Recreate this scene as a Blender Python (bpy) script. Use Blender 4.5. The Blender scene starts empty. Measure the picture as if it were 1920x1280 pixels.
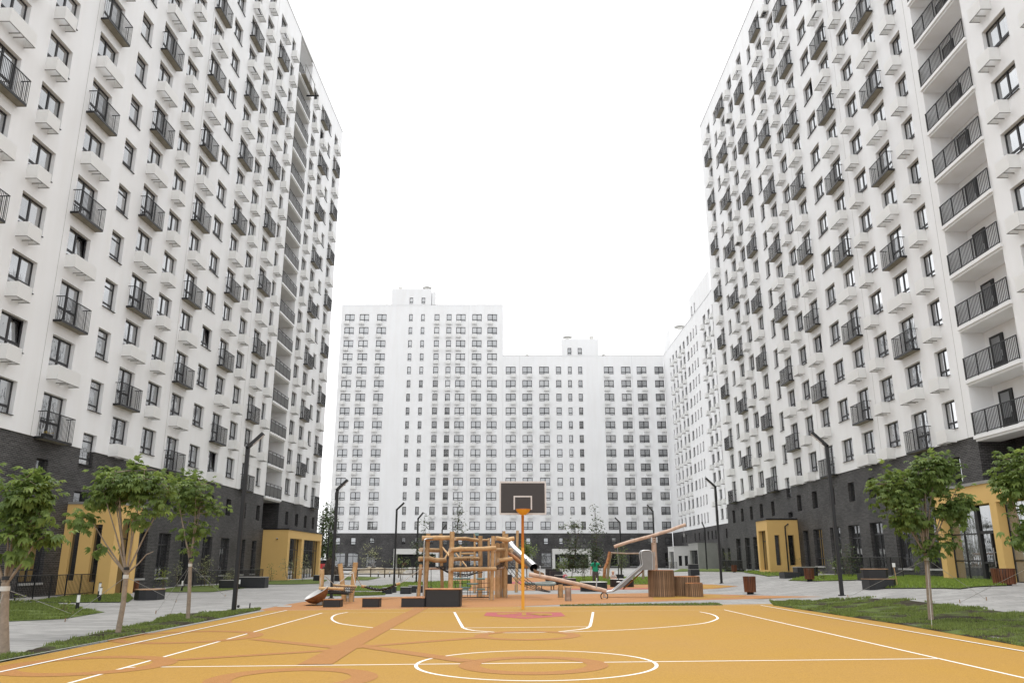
import bpy, bmesh, math, random
from mathutils import Vector, Matrix, noise
import numpy as np
R = math.radians
rnd = random.Random(7)
scene = bpy.context.scene
COL = scene.collection

# ------------------------------------------------------------------ camera, sky, sun, exposure
FPX, PITCH, EYE = 1499.95, 0.2691, 1.48
cam_d = bpy.data.cameras.new("camera")
cam_d.lens = 36.0 * FPX / 1920.0
cam_d.sensor_width = 36.0
cam_d.clip_start = 0.1
cam_d.clip_end = 3000
cam = bpy.data.objects.new("camera", cam_d)
cam.location = (0, 0, EYE)
cam.rotation_euler = (math.pi / 2 + PITCH, 0, 0)
COL.objects.link(cam)
scene.camera = cam

world = bpy.data.worlds.new("World")
scene.world = world
world.use_nodes = True
wn, wl = world.node_tree.nodes, world.node_tree.links
for n in list(wn): wn.remove(n)
w_out = wn.new("ShaderNodeOutputWorld")
w_bg = wn.new("ShaderNodeBackground")
w_sky = wn.new("ShaderNodeTexSky")
w_sky.sky_type = 'NISHITA'
w_sky.sun_disc = False
w_sky.sun_elevation = R(72)
w_sky.sun_rotation = R(6)
w_sky.dust_density = 4.0
w_hsv = wn.new("ShaderNodeHueSaturation")
w_hsv.inputs['Saturation'].default_value = 0.12
w_tc = wn.new("ShaderNodeTexCoord")
w_map = wn.new("ShaderNodeMapping")
w_map.inputs['Scale'].default_value = (1.0, 1.0, 2.2); w_map.inputs['Location'].default_value = (0.35, 0.0, 0.2)
w_noise = wn.new("ShaderNodeTexNoise")
w_noise.inputs['Scale'].default_value = 1.7
w_noise.inputs['Detail'].default_value = 5
w_noise.inputs['Roughness'].default_value = 0.55
w_ramp = wn.new("ShaderNodeValToRGB")
w_ramp.color_ramp.elements[0].position = 0.37
w_ramp.color_ramp.elements[0].color = (4.85, 4.88, 4.95, 1)
w_ramp.color_ramp.elements[1].position = 0.65
w_ramp.color_ramp.elements[1].color = (10.4, 10.45, 10.55, 1)
w_mix = wn.new("ShaderNodeMixRGB")
w_mix.inputs['Fac'].default_value = 0.93          # cloud deck covers nearly the whole sky
wl.new(w_sky.outputs[0], w_hsv.inputs['Color'])
wl.new(w_tc.outputs['Generated'], w_map.inputs['Vector'])
wl.new(w_map.outputs[0], w_noise.inputs['Vector'])
wl.new(w_noise.outputs['Fac'], w_ramp.inputs['Fac'])
wl.new(w_hsv.outputs[0], w_mix.inputs['Color1'])
wl.new(w_ramp.outputs[0], w_mix.inputs['Color2'])
wl.new(w_mix.outputs[0], w_bg.inputs['Color'])
w_bg.inputs['Strength'].default_value = 0.1
wl.new(w_bg.outputs[0], w_out.inputs['Surface'])

sun_d = bpy.data.lights.new("sun", 'SUN')
sun_d.energy = 1.25
sun_d.angle = R(45)
sun_d.color = (1.0, 0.97, 0.93)
sun = bpy.data.objects.new("sun", sun_d)
sun.rotation_euler = (R(-18), 0, R(6))
COL.objects.link(sun)

scene.view_settings.view_transform = 'Standard'
scene.view_settings.look = 'None'
scene.view_settings.gamma = 1
scene.view_settings.use_curve_mapping = False
scene.view_settings.exposure = 1.1

# ------------------------------------------------------------------ survey helpers: photograph measurements -> points of the real place
SP, CP = math.sin(PITCH), math.cos(PITCH)
def ray(u, v):
    a = (u - 960) / FPX; b = (640 - v) / FPX
    return (a, CP - SP * b, SP + CP * b)
def at(u, v, Y):
    d = ray(u, v); k = Y / d[1]
    return (d[0] * k, Y, EYE + d[2] * k)
def S(t):
    t = max(0.0, min(1.0, t)); return t * t * (3 - 2 * t)
def T(x, y):
    """height of the ground: the yard rises gently towards the buildings"""
    z = 0.005 * max(-13.0, min(13.0, x))
    z += 0.6 * S((x - 9.5) / 7.0) * S((y - 15) / 15.0) * (1 - 0.85 * S((y - 95) / 30.0))
    z += 0.2 * S((-x - 12) / 5.0) * S((y - 60) / 35.0)
    z += 0.3 * S((y - 80) / 60.0)
    return z
def G(u, v):
    d = ray(u, v); y0 = 4.0; prev = None
    y = y0
    while y < 400:
        k = y / d[1]; z = EYE + d[2] * k
        if z < T(d[0] * k, y):
            lo, hi = prev if prev else y, y
            for _ in range(25):
                m = (lo + hi) / 2; km = m / d[1]
                if EYE + d[2] * km < T(d[0] * km, m): hi = m
                else: lo = m
            k = hi / d[1]
            return (d[0] * k, hi)
        prev = y; y *= 1.02
    k = 150 / d[1]
    return (d[0] * k, 150)
def ppm(Y): return FPX / (Y * CP)       # photo pixels per metre near the horizon

# ------------------------------------------------------------------ materials
MATS = {}
def mat(name, color=(0.5, 0.5, 0.5), rough=0.6, metal=0.0, spec=0.4, var=0.0, vscale=3.0, bump=0.0, bscale=40.0, island=0.0, objvar=0.0, aniso=None):
    if name in MATS: return MATS[name]
    m = bpy.data.materials.new(name); m.use_nodes = True
    nt = m.node_tree; N, L = nt.nodes, nt.links
    b = N["Principled BSDF"]
    b.inputs['Base Color'].default_value = (*color, 1)
    b.inputs['Roughness'].default_value = rough
    b.inputs['Metallic'].default_value = metal
    b.inputs['Specular IOR Level'].default_value = spec
    tc = N.new("ShaderNodeTexCoord")
    src = tc.outputs['Object']
    if aniso:
        mp = N.new("ShaderNodeMapping"); mp.inputs['Scale'].default_value = aniso
        L.new(src, mp.inputs['Vector']); src = mp.outputs[0]
    if var or island or objvar:
        hsv = N.new("ShaderNodeHueSaturation"); hsv.inputs['Color'].default_value = (*color, 1)
        val = None
        def add(sock, amount):
            nonlocal val
            mr = N.new("ShaderNodeMapRange")
            mr.inputs['To Min'].default_value = -amount; mr.inputs['To Max'].default_value = amount
            L.new(sock, mr.inputs['Value'])
            if val is None:
                ad = N.new("ShaderNodeMath"); ad.operation = 'ADD'; ad.inputs[0].default_value = 1.0
                L.new(mr.outputs[0], ad.inputs[1])
            else:
                ad = N.new("ShaderNodeMath"); ad.operation = 'ADD'
                L.new(val, ad.inputs[0]); L.new(mr.outputs[0], ad.inputs[1])
            val = ad.outputs[0]
        if var:
            no = N.new("ShaderNodeTexNoise"); no.inputs['Scale'].default_value = vscale; no.inputs['Detail'].default_value = 6
            no.inputs['Roughness'].default_value = 0.65
            L.new(src, no.inputs['Vector']); add(no.outputs['Fac'], var * 1.8)
        if island:
            ge = N.new("ShaderNodeNewGeometry"); add(ge.outputs['Random Per Island'], island)
        if objvar:
            oi = N.new("ShaderNodeObjectInfo"); add(oi.outputs['Random'], objvar)
        L.new(val, hsv.inputs['Value'])
        L.new(hsv.outputs[0], b.inputs['Base Color'])
    if bump:
        no = N.new("ShaderNodeTexNoise"); no.inputs['Scale'].default_value = bscale; no.inputs['Detail'].default_value = 4
        L.new(src, no.inputs['Vector'])
        bp = N.new("ShaderNodeBump"); bp.inputs['Strength'].default_value = bump; bp.inputs['Distance'].default_value = 0.02
        L.new(no.outputs['Fac'], bp.inputs['Height']); L.new(bp.outputs[0], b.inputs['Normal'])
    MATS[name] = m
    return m

def stucco_mat():
    m = mat("white_stucco", (0.85, 0.857, 0.868), 0.85, spec=0.2, var=0.035, vscale=0.14, bump=0.05, bscale=60)
    nt = m.node_tree; N, L = nt.nodes, nt.links
    b = N["Principled BSDF"]; old = b.inputs['Base Color'].links[0].from_socket
    tc = N.new("ShaderNodeTexCoord"); mp = N.new("ShaderNodeMapping"); mp.inputs['Scale'].default_value = (1.1, 1.1, 0.12)
    no = N.new("ShaderNodeTexNoise"); no.inputs['Scale'].default_value = 1.0; no.inputs['Detail'].default_value = 5
    rp = N.new("ShaderNodeValToRGB"); rp.color_ramp.elements[0].position = 0.35; rp.color_ramp.elements[0].color = (0.965, 0.96, 0.952, 1)
    rp.color_ramp.elements[1].position = 0.6; rp.color_ramp.elements[1].color = (1, 1, 1, 1)
    mx = N.new("ShaderNodeMixRGB"); mx.blend_type = 'MULTIPLY'; mx.inputs['Fac'].default_value = 1
    L.new(tc.outputs['Object'], mp.inputs[0]); L.new(mp.outputs[0], no.inputs['Vector']); L.new(no.outputs['Fac'], rp.inputs[0])
    L.new(old, mx.inputs['Color1']); L.new(rp.outputs[0], mx.inputs['Color2']); L.new(mx.outputs[0], b.inputs['Base Color'])
    return m

def brick_mat():
    m = bpy.data.materials.new("dark_brick"); m.use_nodes = True
    N, L = m.node_tree.nodes, m.node_tree.links
    b = N["Principled BSDF"]; b.inputs['Roughness'].default_value = 0.6; b.inputs['Specular IOR Level'].default_value = 0.35
    tc = N.new("ShaderNodeTexCoord"); sx = N.new("ShaderNodeSeparateXYZ"); cx = N.new("ShaderNodeCombineXYZ")
    ad = N.new("ShaderNodeMath"); ad.operation = 'ADD'
    L.new(tc.outputs['Object'], sx.inputs[0]); L.new(sx.outputs['X'], ad.inputs[0]); L.new(sx.outputs['Y'], ad.inputs[1])
    L.new(ad.outputs[0], cx.inputs['X']); L.new(sx.outputs['Z'], cx.inputs['Y'])
    br = N.new("ShaderNodeTexBrick"); br.inputs['Scale'].default_value = 1
    br.inputs['Brick Width'].default_value = 0.26; br.inputs['Row Height'].default_value = 0.085
    br.inputs['Mortar Size'].default_value = 0.010; br.inputs['Mortar Smooth'].default_value = 0.1; br.inputs['Bias'].default_value = 0
    br.inputs['Color1'].default_value = (0.018, 0.018, 0.0195, 1); br.inputs['Color2'].default_value = (0.045, 0.0435, 0.044, 1)
    br.inputs['Mortar'].default_value = (0.105, 0.10, 0.097, 1)
    L.new(cx.outputs[0], br.inputs['Vector'])
    no = N.new("ShaderNodeTexNoise"); no.inputs['Scale'].default_value = 0.5; no.inputs['Detail'].default_value = 6
    L.new(cx.outputs[0], no.inputs['Vector'])
    mr = N.new("ShaderNodeMapRange"); mr.inputs['From Min'].default_value = 0.3; mr.inputs['From Max'].default_value = 0.75
    mr.inputs['To Min'].default_value = 0.75; mr.inputs['To Max'].default_value = 1.6
    L.new(no.outputs['Fac'], mr.inputs['Value'])
    hs = N.new("ShaderNodeHueSaturation"); L.new(br.outputs['Color'], hs.inputs['Color']); L.new(mr.outputs[0], hs.inputs['Value'])
    mp = N.new("ShaderNodeMapping"); mp.inputs['Scale'].default_value = (1.5, 9.0, 1.0); L.new(cx.outputs[0], mp.inputs[0])
    n2 = N.new("ShaderNodeTexNoise"); n2.inputs['Scale'].default_value = 1.0; n2.inputs['Detail'].default_value = 5; n2.inputs['Roughness'].default_value = 0.7; L.new(mp.outputs[0], n2.inputs['Vector'])
    m2 = N.new("ShaderNodeMapRange"); m2.inputs['From Min'].default_value = 0.3; m2.inputs['From Max'].default_value = 0.7; m2.inputs['To Min'].default_value = 0.55; m2.inputs['To Max'].default_value = 1.45; L.new(n2.outputs['Fac'], m2.inputs['Value'])
    h2 = N.new("ShaderNodeHueSaturation"); L.new(hs.outputs[0], h2.inputs['Color']); L.new(m2.outputs[0], h2.inputs['Value']); L.new(h2.outputs[0], b.inputs['Base Color'])
    bp = N.new("ShaderNodeBump"); bp.invert = True; bp.inputs['Strength'].default_value = 0.5; bp.inputs['Distance'].default_value = 0.012
    L.new(br.outputs['Fac'], bp.inputs['Height']); L.new(bp.outputs[0], b.inputs['Normal'])
    return m

def glass_mat(name, dark=0.02, light=0.22, refl=0.36, split=0.72, tint=0.80):
    m = bpy.data.materials.new(name); m.use_nodes = True
    N, L = m.node_tree.nodes, m.node_tree.links
    N.remove(N["Principled BSDF"]); out = N["Material Output"]
    oi = N.new("ShaderNodeObjectInfo"); tc = N.new("ShaderNodeTexCoord")
    mp = N.new("ShaderNodeMapping"); mp.inputs['Scale'].default_value = (3.2, 3.2, 0.8)
    L.new(tc.outputs['Object'], mp.inputs[0])
    sc = N.new("ShaderNodeVectorMath"); sc.operation = 'SCALE'; sc.inputs['Scale'].default_value = 37.0
    cmb = N.new("ShaderNodeCombineXYZ")
    for k in range(3): L.new(oi.outputs['Random'], cmb.inputs[k])
    L.new(cmb.outputs[0], sc.inputs[0])
    va = N.new("ShaderNodeVectorMath"); va.operation = 'ADD'; L.new(mp.outputs[0], va.inputs[0]); L.new(sc.outputs[0], va.inputs[1])
    no = N.new("ShaderNodeTexNoise"); no.inputs['Scale'].default_value = 1.5; no.inputs['Detail'].default_value = 3; no.inputs['Distortion'].default_value = 1.2
    L.new(va.outputs[0], no.inputs['Vector'])
    rp = N.new("ShaderNodeValToRGB"); e = rp.color_ramp.elements
    e[0].position = 0.38; e[0].color = (dark, dark, dark * 1.05, 1); e[1].position = 0.66; e[1].color = (light * 0.55, light * 0.56, light * 0.55, 1)
    L.new(no.outputs['Fac'], rp.inputs[0])
    th = N.new("ShaderNodeMapRange"); th.inputs['From Min'].default_value = split; th.inputs['From Max'].default_value = split + 0.04; L.new(oi.outputs['Random'], th.inputs['Value'])
    mx = N.new("ShaderNodeMixRGB"); L.new(th.outputs[0], mx.inputs['Fac']); L.new(rp.outputs[0], mx.inputs['Color1'])
    mx.inputs['Color2'].default_value = (light, light * 0.98, light * 0.95, 1)
    df = N.new("ShaderNodeBsdfDiffuse"); L.new(mx.outputs[0], df.inputs['Color'])
    gl = N.new("ShaderNodeBsdfGlossy"); gl.inputs['Roughness'].default_value = 0.02; gl.inputs['Color'].default_value = (tint, tint * 1.02, tint * 1.04, 1)
    b2 = N.new("ShaderNodeTexNoise"); b2.inputs['Scale'].default_value = 1.3; L.new(va.outputs[0], b2.inputs['Vector'])
    bp = N.new("ShaderNodeBump"); bp.inputs['Strength'].default_value = 0.06; bp.inputs['Distance'].default_value = 0.05
    L.new(b2.outputs['Fac'], bp.inputs['Height']); L.new(bp.outputs[0], gl.inputs['Normal'])
    lw = N.new("ShaderNodeLayerWeight"); lw.inputs['Blend'].default_value = 0.5
    pw = N.new("ShaderNodeMath"); pw.operation = 'POWER'; pw.inputs[1].default_value = 2.2; L.new(lw.outputs['Facing'], pw.inputs[0])
    mr = N.new("ShaderNodeMapRange"); mr.inputs['To Min'].default_value = refl; mr.inputs['To Max'].default_value = 0.95; L.new(pw.outputs[0], mr.inputs['Value'])
    ms = N.new("ShaderNodeMixShader"); L.new(mr.outputs[0], ms.inputs['Fac']); L.new(df.outputs[0], ms.inputs[1]); L.new(gl.outputs[0], ms.inputs[2])
    L.new(ms.outputs[0], out.inputs['Surface'])
    return m

def leaf_mat(name, c1, c2, trans=0.42):
    m = bpy.data.materials.new(name); m.use_nodes = True
    N, L = m.node_tree.nodes, m.node_tree.links
    b = N["Principled BSDF"]; b.inputs['Roughness'].default_value = 0.5; b.inputs['Specular IOR Level'].default_value = 0.3
    ge = N.new("ShaderNodeNewGeometry"); mx = N.new("ShaderNodeMixRGB")
    mx.inputs['Color1'].default_value = (*c1, 1); mx.inputs['Color2'].default_value = (*c2, 1)
    L.new(ge.outputs['Random Per Island'], mx.inputs['Fac']); L.new(mx.outputs[0], b.inputs['Base Color'])
    tr = N.new("ShaderNodeBsdfTranslucent"); hs = N.new("ShaderNodeHueSaturation"); hs.inputs['Value'].default_value = 1.7; hs.inputs['Hue'].default_value = 0.485
    L.new(mx.outputs[0], hs.inputs['Color']); L.new(hs.outputs[0], tr.inputs['Color'])
    ms = N.new("ShaderNodeMixShader"); ms.inputs['Fac'].default_value = trans
    L.new(b.outputs[0], ms.inputs[1]); L.new(tr.outputs[0], ms.inputs[2]); L.new(ms.outputs[0], N["Material Output"].inputs['Surface'])
    return m

def paver_mat():
    m = bpy.data.materials.new("concrete_pavers"); m.use_nodes = True
    N, L = m.node_tree.nodes, m.node_tree.links
    b = N["Principled BSDF"]; b.inputs['Roughness'].default_value = 0.75; b.inputs['Specular IOR Level'].default_value = 0.3
    tc = N.new("ShaderNodeTexCoord"); mp = N.new("ShaderNodeMapping"); mp.inputs['Rotation'].default_value = (0, 0, R(12))
    L.new(tc.outputs['Object'], mp.inputs[0])
    br = N.new("ShaderNodeTexBrick"); br.inputs['Scale'].default_value = 1; br.inputs['Brick Width'].default_value = 0.6; br.inputs['Row Height'].default_value = 0.3
    br.inputs['Mortar Size'].default_value = 0.006; br.inputs['Mortar Smooth'].default_value = 0.2
    br.inputs['Color1'].default_value = (0.228, 0.226, 0.219, 1); br.inputs['Color2'].default_value = (0.305, 0.301, 0.292, 1); br.inputs['Mortar'].default_value = (0.14, 0.14, 0.14, 1)
    L.new(mp.outputs[0], br.inputs['Vector'])
    no = N.new("ShaderNodeTexNoise"); no.inputs['Scale'].default_value = 0.25; no.inputs['Detail'].default_value = 8; no.inputs['Roughness'].default_value = 0.7
    L.new(tc.outputs['Object'], no.inputs['Vector'])
    mr = N.new("ShaderNodeMapRange"); mr.inputs['From Min'].default_value = 0.3; mr.inputs['From Max'].default_value = 0.7; mr.inputs['To Min'].default_value = 0.76; mr.inputs['To Max'].default_value = 1.14
    L.new(no.outputs['Fac'], mr.inputs['Value'])
    hs = N.new("ShaderNodeHueSaturation"); L.new(br.outputs['Color'], hs.inputs['Color']); L.new(mr.outputs[0], hs.inputs['Value'])
    n2 = N.new("ShaderNodeTexNoise"); n2.inputs['Scale'].default_value = 9; n2.inputs['Detail'].default_value = 5; L.new(tc.outputs['Object'], n2.inputs['Vector'])
    m2 = N.new("ShaderNodeMapRange"); m2.inputs['To Min'].default_value = 0.85; m2.inputs['To Max'].default_value = 1.15; L.new(n2.outputs['Fac'], m2.inputs['Value'])
    h2 = N.new("ShaderNodeHueSaturation"); L.new(hs.outputs[0], h2.inputs['Color']); L.new(m2.outputs[0], h2.inputs['Value'])
    L.new(h2.outputs[0], b.inputs['Base Color'])
    bp = N.new("ShaderNodeBump"); bp.invert = True; bp.inputs['Strength'].default_value = 0.4; bp.inputs['Distance'].default_value = 0.006
    L.new(br.outputs['Fac'], bp.inputs['Height']); L.new(bp.outputs[0], b.inputs['Normal'])
    return m

def rubber_mat(name, c, c2, mottling=0.5):
    """poured rubber granules: speckle, soft mottling, a few scuffs"""
    m = bpy.data.materials.new(name); m.use_nodes = True
    N, L = m.node_tree.nodes, m.node_tree.links
    b = N["Principled BSDF"]; b.inputs['Roughness'].default_value = 0.8; b.inputs['Specular IOR Level'].default_value = 0.25
    tc = N.new("ShaderNodeTexCoord")
    n1 = N.new("ShaderNodeTexNoise"); n1.inputs['Scale'].default_value = 0.35; n1.inputs['Detail'].default_value = 7; n1.inputs['Roughness'].default_value = 0.6
    n2 = N.new("ShaderNodeTexVoronoi"); n2.inputs['Scale'].default_value = 120
    n3 = N.new("ShaderNodeTexNoise"); n3.inputs['Scale'].default_value = 5.5; n3.inputs['Detail'].default_value = 3
    for n in (n1, n2, n3): L.new(tc.outputs['Object'], n.inputs['Vector'])
    mr = N.new("ShaderNodeMapRange"); mr.inputs['From Min'].default_value = 0.35; mr.inputs['From Max'].default_value = 0.68; mr.inputs['To Max'].default_value = mottling
    L.new(n1.outputs['Fac'], mr.inputs['Value'])
    mx = N.new("ShaderNodeMixRGB"); mx.inputs['Color1'].default_value = (*c, 1); mx.inputs['Color2'].default_value = (*c2, 1); L.new(mr.outputs[0], mx.inputs['Fac'])
    hs = N.new("ShaderNodeHueSaturation"); L.new(mx.outputs[0], hs.inputs['Color'])
    sx = N.new("ShaderNodeSeparateColor"); L.new(n2.outputs['Color'], sx.inputs[0])
    mv = N.new("ShaderNodeMapRange"); mv.inputs['To Min'].default_value = 0.82; mv.inputs['To Max'].default_value = 1.18; L.new(sx.outputs[0], mv.inputs['Value'])
    L.new(mv.outputs[0], hs.inputs['Value'])
    rp = N.new("ShaderNodeValToRGB"); rp.color_ramp.elements[0].position = 0.70; rp.color_ramp.elements[0].color = (1, 1, 1, 1)
    rp.color_ramp.elements[1].position = 0.80; rp.color_ramp.elements[1].color = (0.72, 0.66, 0.62, 1); L.new(n3.outputs['Fac'], rp.inputs[0])
    mm = N.new("ShaderNodeMixRGB"); mm.blend_type = 'MULTIPLY'; mm.inputs['Fac'].default_value = 1
    L.new(hs.outputs[0], mm.inputs['Color1']); L.new(rp.outputs[0], mm.inputs['Color2']); L.new(mm.outputs[0], b.inputs['Base Color'])
    n4 = N.new("ShaderNodeTexNoise"); n4.inputs['Scale'].default_value = 26; n4.inputs['Detail'].default_value = 6; n4.inputs['Roughness'].default_value = 0.8; L.new(tc.outputs['Object'], n4.inputs['Vector'])
    m4 = N.new("ShaderNodeMapRange"); m4.inputs['From Min'].default_value = 0.3; m4.inputs['From Max'].default_value = 0.7; m4.inputs['To Min'].default_value = 0.88; m4.inputs['To Max'].default_value = 1.12; L.new(n4.outputs['Fac'], m4.inputs['Value'])
    h4 = N.new("ShaderNodeHueSaturation"); L.new(mm.outputs[0], h4.inputs['Color']); L.new(m4.outputs[0], h4.inputs['Value']); L.new(h4.outputs[0], b.inputs['Base Color'])
    bp = N.new("ShaderNodeBump"); bp.inputs['Strength'].default_value = 0.3; bp.inputs['Distance'].default_value = 0.004
    L.new(n2.outputs['Distance'], bp.inputs['Height']); L.new(bp.outputs[0], b.inputs['Normal'])
    return m

def lawn_mat(name, soil=0.35):
    m = bpy.data.materials.new(name); m.use_nodes = True
    N, L = m.node_tree.nodes, m.node_tree.links
    b = N["Principled BSDF"]; b.inputs['Roughness'].default_value = 0.95; b.inputs['Specular IOR Level'].default_value = 0.1
    tc = N.new("ShaderNodeTexCoord")
    n1 = N.new("ShaderNodeTexNoise"); n1.inputs['Scale'].default_value = 1.1; n1.inputs['Detail'].default_value = 8; n1.inputs['Roughness'].default_value = 0.7
    n2 = N.new("ShaderNodeTexNoise"); n2.inputs['Scale'].default_value = 30; n2.inputs['Detail'].default_value = 4
    for n in (n1, n2): L.new(tc.outputs['Object'], n.inputs['Vector'])
    rp = N.new("ShaderNodeValToRGB"); e = rp.color_ramp.elements
    e[0].position = soil; e[0].color = (0.040, 0.033, 0.024, 1); e[1].position = soil + 0.12; e[1].color = (0.088, 0.118, 0.034, 1)
    x = rp.color_ramp.elements.new(0.75); x.color = (0.125, 0.165, 0.05, 1)
    L.new(n1.outputs['Fac'], rp.inputs[0])
    mr = N.new("ShaderNodeMapRange"); mr.inputs['To Min'].default_value = 0.6; mr.inputs['To Max'].default_value = 1.4; L.new(n2.outputs['Fac'], mr.inputs['Value'])
    hs = N.new("ShaderNodeHueSaturation"); L.new(rp.outputs[0], hs.inputs['Color']); L.new(mr.outputs[0], hs.inputs['Value']); L.new(hs.outputs[0], b.inputs['Base Color'])
    bp = N.new("ShaderNodeBump"); bp.inputs['Strength'].default_value = 0.8; bp.inputs['Distance'].default_value = 0.05
    L.new(n2.outputs['Fac'], bp.inputs['Height']); L.new(bp.outputs[0], b.inputs['Normal'])
    return m

def wood_mat(name, c, c2, scale=(14, 14, 1.2), rough=0.65):
    m = bpy.data.materials.new(name); m.use_nodes = True
    N, L = m.node_tree.nodes, m.node_tree.links
    b = N["Principled BSDF"]; b.inputs['Roughness'].default_value = rough; b.inputs['Specular IOR Level'].default_value = 0.3
    tc = N.new("ShaderNodeTexCoord"); mp = N.new("ShaderNodeMapping"); mp.inputs['Scale'].default_value = scale
    no = N.new("ShaderNodeTexNoise"); no.inputs['Scale'].default_value = 1.0; no.inputs['Detail'].default_value = 6; no.inputs['Distortion'].default_value = 0.6
    L.new(tc.outputs['Object'], mp.inputs[0]); L.new(mp.outputs[0], no.inputs['Vector'])
    rp = N.new("ShaderNodeValToRGB"); e = rp.color_ramp.elements
    e[0].position = 0.36; e[0].color = (*c2, 1); e[1].position = 0.58; e[1].color = (*c, 1); L.new(no.outputs['Fac'], rp.inputs[0])
    oi = N.new("ShaderNodeObjectInfo"); mr = N.new("ShaderNodeMapRange"); mr.inputs['To Min'].default_value = 0.72; mr.inputs['To Max'].default_value = 1.25; L.new(oi.outputs['Random'], mr.inputs['Value'])
    hs = N.new("ShaderNodeHueSaturation"); L.new(rp.outputs[0], hs.inputs['Color']); L.new(mr.outputs[0], hs.inputs['Value']); L.new(hs.outputs[0], b.inputs['Base Color'])
    bp = N.new("ShaderNodeBump"); bp.inputs['Strength'].default_value = 0.25; bp.inputs['Distance'].default_value = 0.01; L.new(no.outputs['Fac'], bp.inputs['Height']); L.new(bp.outputs[0], b.inputs['Normal'])
    MATS[name] = m
    return m

def perforated_mat():
    m = mat("perforated_white_metal", (0.80, 0.80, 0.79), 0.5, spec=0.4)
    N, L = m.node_tree.nodes, m.node_tree.links; b = N["Principled BSDF"]
    tc = N.new("ShaderNodeTexCoord"); vo = N.new("ShaderNodeTexVoronoi"); vo.inputs['Scale'].default_value = 17; vo.inputs['Randomness'].default_value = 0.0
    L.new(tc.outputs['Object'], vo.inputs['Vector'])
    rp = N.new("ShaderNodeValToRGB"); e = rp.color_ramp.elements
    e[0].position = 0.20; e[0].color = (0.76, 0.76, 0.75, 1); e[1].position = 0.27; e[1].color = (0.92, 0.92, 0.91, 1)
    L.new(vo.outputs['Distance'], rp.inputs[0]); L.new(rp.outputs[0], b.inputs['Base Color'])
    tr = N.new('ShaderNodeBsdfTranslucent'); tr.inputs['Color'].default_value = (.85, .85, .84, 1); ms = N.new('ShaderNodeMixShader'); ms.inputs['Fac'].default_value = .24
    L.new(b.outputs[0], ms.inputs[1]); L.new(tr.outputs[0], ms.inputs[2]); L.new(ms.outputs[0], N['Material Output'].inputs['Surface'])
    return m

STUCCO = stucco_mat(); BRICK = brick_mat(); PAVER = paver_mat(); PERF = perforated_mat()
GLASS = glass_mat("window_glass", 0.03, 0.26, 0.46, 0.72); GLASS_FAR = glass_mat("distant_window_glass", 0.03, 0.20, 0.36, 0.72); GLASS_DARK = glass_mat("dark_shop_glass", 0.008, 0.05, 0.22, 0.9); GLASS_PORCH = glass_mat("porch_glass", 0.10, 0.30, 0.22, 0.5)
FRAME = mat("graphite_frame", (0.028, 0.028, 0.031), 0.45); BLACK = mat("black_metal", (0.012, 0.012, 0.013), 0.45)
OPENING = mat("unlit_room", (0.004, 0.004, 0.004), 0.9)
CONC = mat("weathered_concrete", (0.26, 0.24, 0.195), 0.85, var=0.3, vscale=2.0, bump=0.2)
GREYC = mat("grey_concrete_panel", (0.30, 0.30, 0.285), 0.8, var=0.12, vscale=0.6)
PALE = mat("pale_panel", (0.66, 0.655, 0.63), 0.7, var=0.06, vscale=0.8)
BRKT = mat("galvanised_bracket", (0.30, 0.295, 0.28), 0.5, metal=0.3)
SEAM = mat("stucco_joint", (0.42, 0.415, 0.40), 0.9)
YELLOW = mat("yellow_ochre_render", (0.70, 0.46, 0.17), 0.75, var=0.04, vscale=0.7, bump=0.05)
SILLM = mat("pale_window_sill", (0.42, 0.42, 0.41), 0.5)
GREYPANEL = mat("grey_railing_infill", (0.12, 0.12, 0.118), 0.6)
DARKBOX = mat("anthracite_panel", (0.022, 0.023, 0.026), 0.5, var=0.1, vscale=2)
RUBBER = rubber_mat("yellow_orange_rubber", (0.325, 0.183, 0.026), (0.316, 0.176, 0.038), 0.8)
RUBBER_B = rubber_mat("terracotta_rubber", (0.308, 0.143, 0.040), (0.300, 0.142, 0.049))
RUBBER_S = rubber_mat("salmon_orange_rubber", (0.336, 0.160, 0.052), (0.320, 0.151, 0.064), 0.9)
RUBBER_R = rubber_mat("rose_red_rubber", (0.34, 0.082, 0.082), (0.34, 0.095, 0.095))
LINE = mat("white_line_paint", (0.70, 0.69, 0.67), 0.7, var=0.05, vscale=6)
LAWN = lawn_mat("patchy_lawn", 0.44); LAWN2 = lawn_mat("fresh_lawn", 0.28)
LOG = wood_mat("pale_robinia_log", (0.50, 0.325, 0.165), (0.40, 0.245, 0.115), (5, 5, 5))
LOGP = wood_mat("pinkish_weathered_log", (0.52, 0.385, 0.30), (0.41, 0.28, 0.205), (5, 5, 5))
LOGD = wood_mat("brown_log", (0.36, 0.16, 0.06), (0.22, 0.09, 0.04), (5, 5, 5))
LOGEND = mat("sawn_log_end", (0.56, 0.43, 0.30), 0.8, var=0.2, vscale=20)
SLAT = wood_mat("varnished_slat", (0.31, 0.20, 0.122), (0.095, 0.055, 0.032), (22, 22, 1.1))
SLATR = wood_mat("reddish_slat", (0.17, 0.065, 0.03), (0.07, 0.026, 0.014), (22, 22, 1.6))
PLANKB = wood_mat("bench_board", (0.38, 0.25, 0.15), (0.25, 0.15, 0.09), (3, 20, 20))
STEEL = mat("brushed_stainless", (0.50, 0.50, 0.50), 0.3, metal=1.0, var=0.08, vscale=8)
STEELM = mat("matt_stainless", (0.22, 0.22, 0.218), 0.5, metal=0.5, var=0.10, vscale=3)
ROPE = mat("black_rope", (0.018, 0.018, 0.02), 0.8); ROPEW = mat("white_rope", (0.55, 0.53, 0.49), 0.8)
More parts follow.
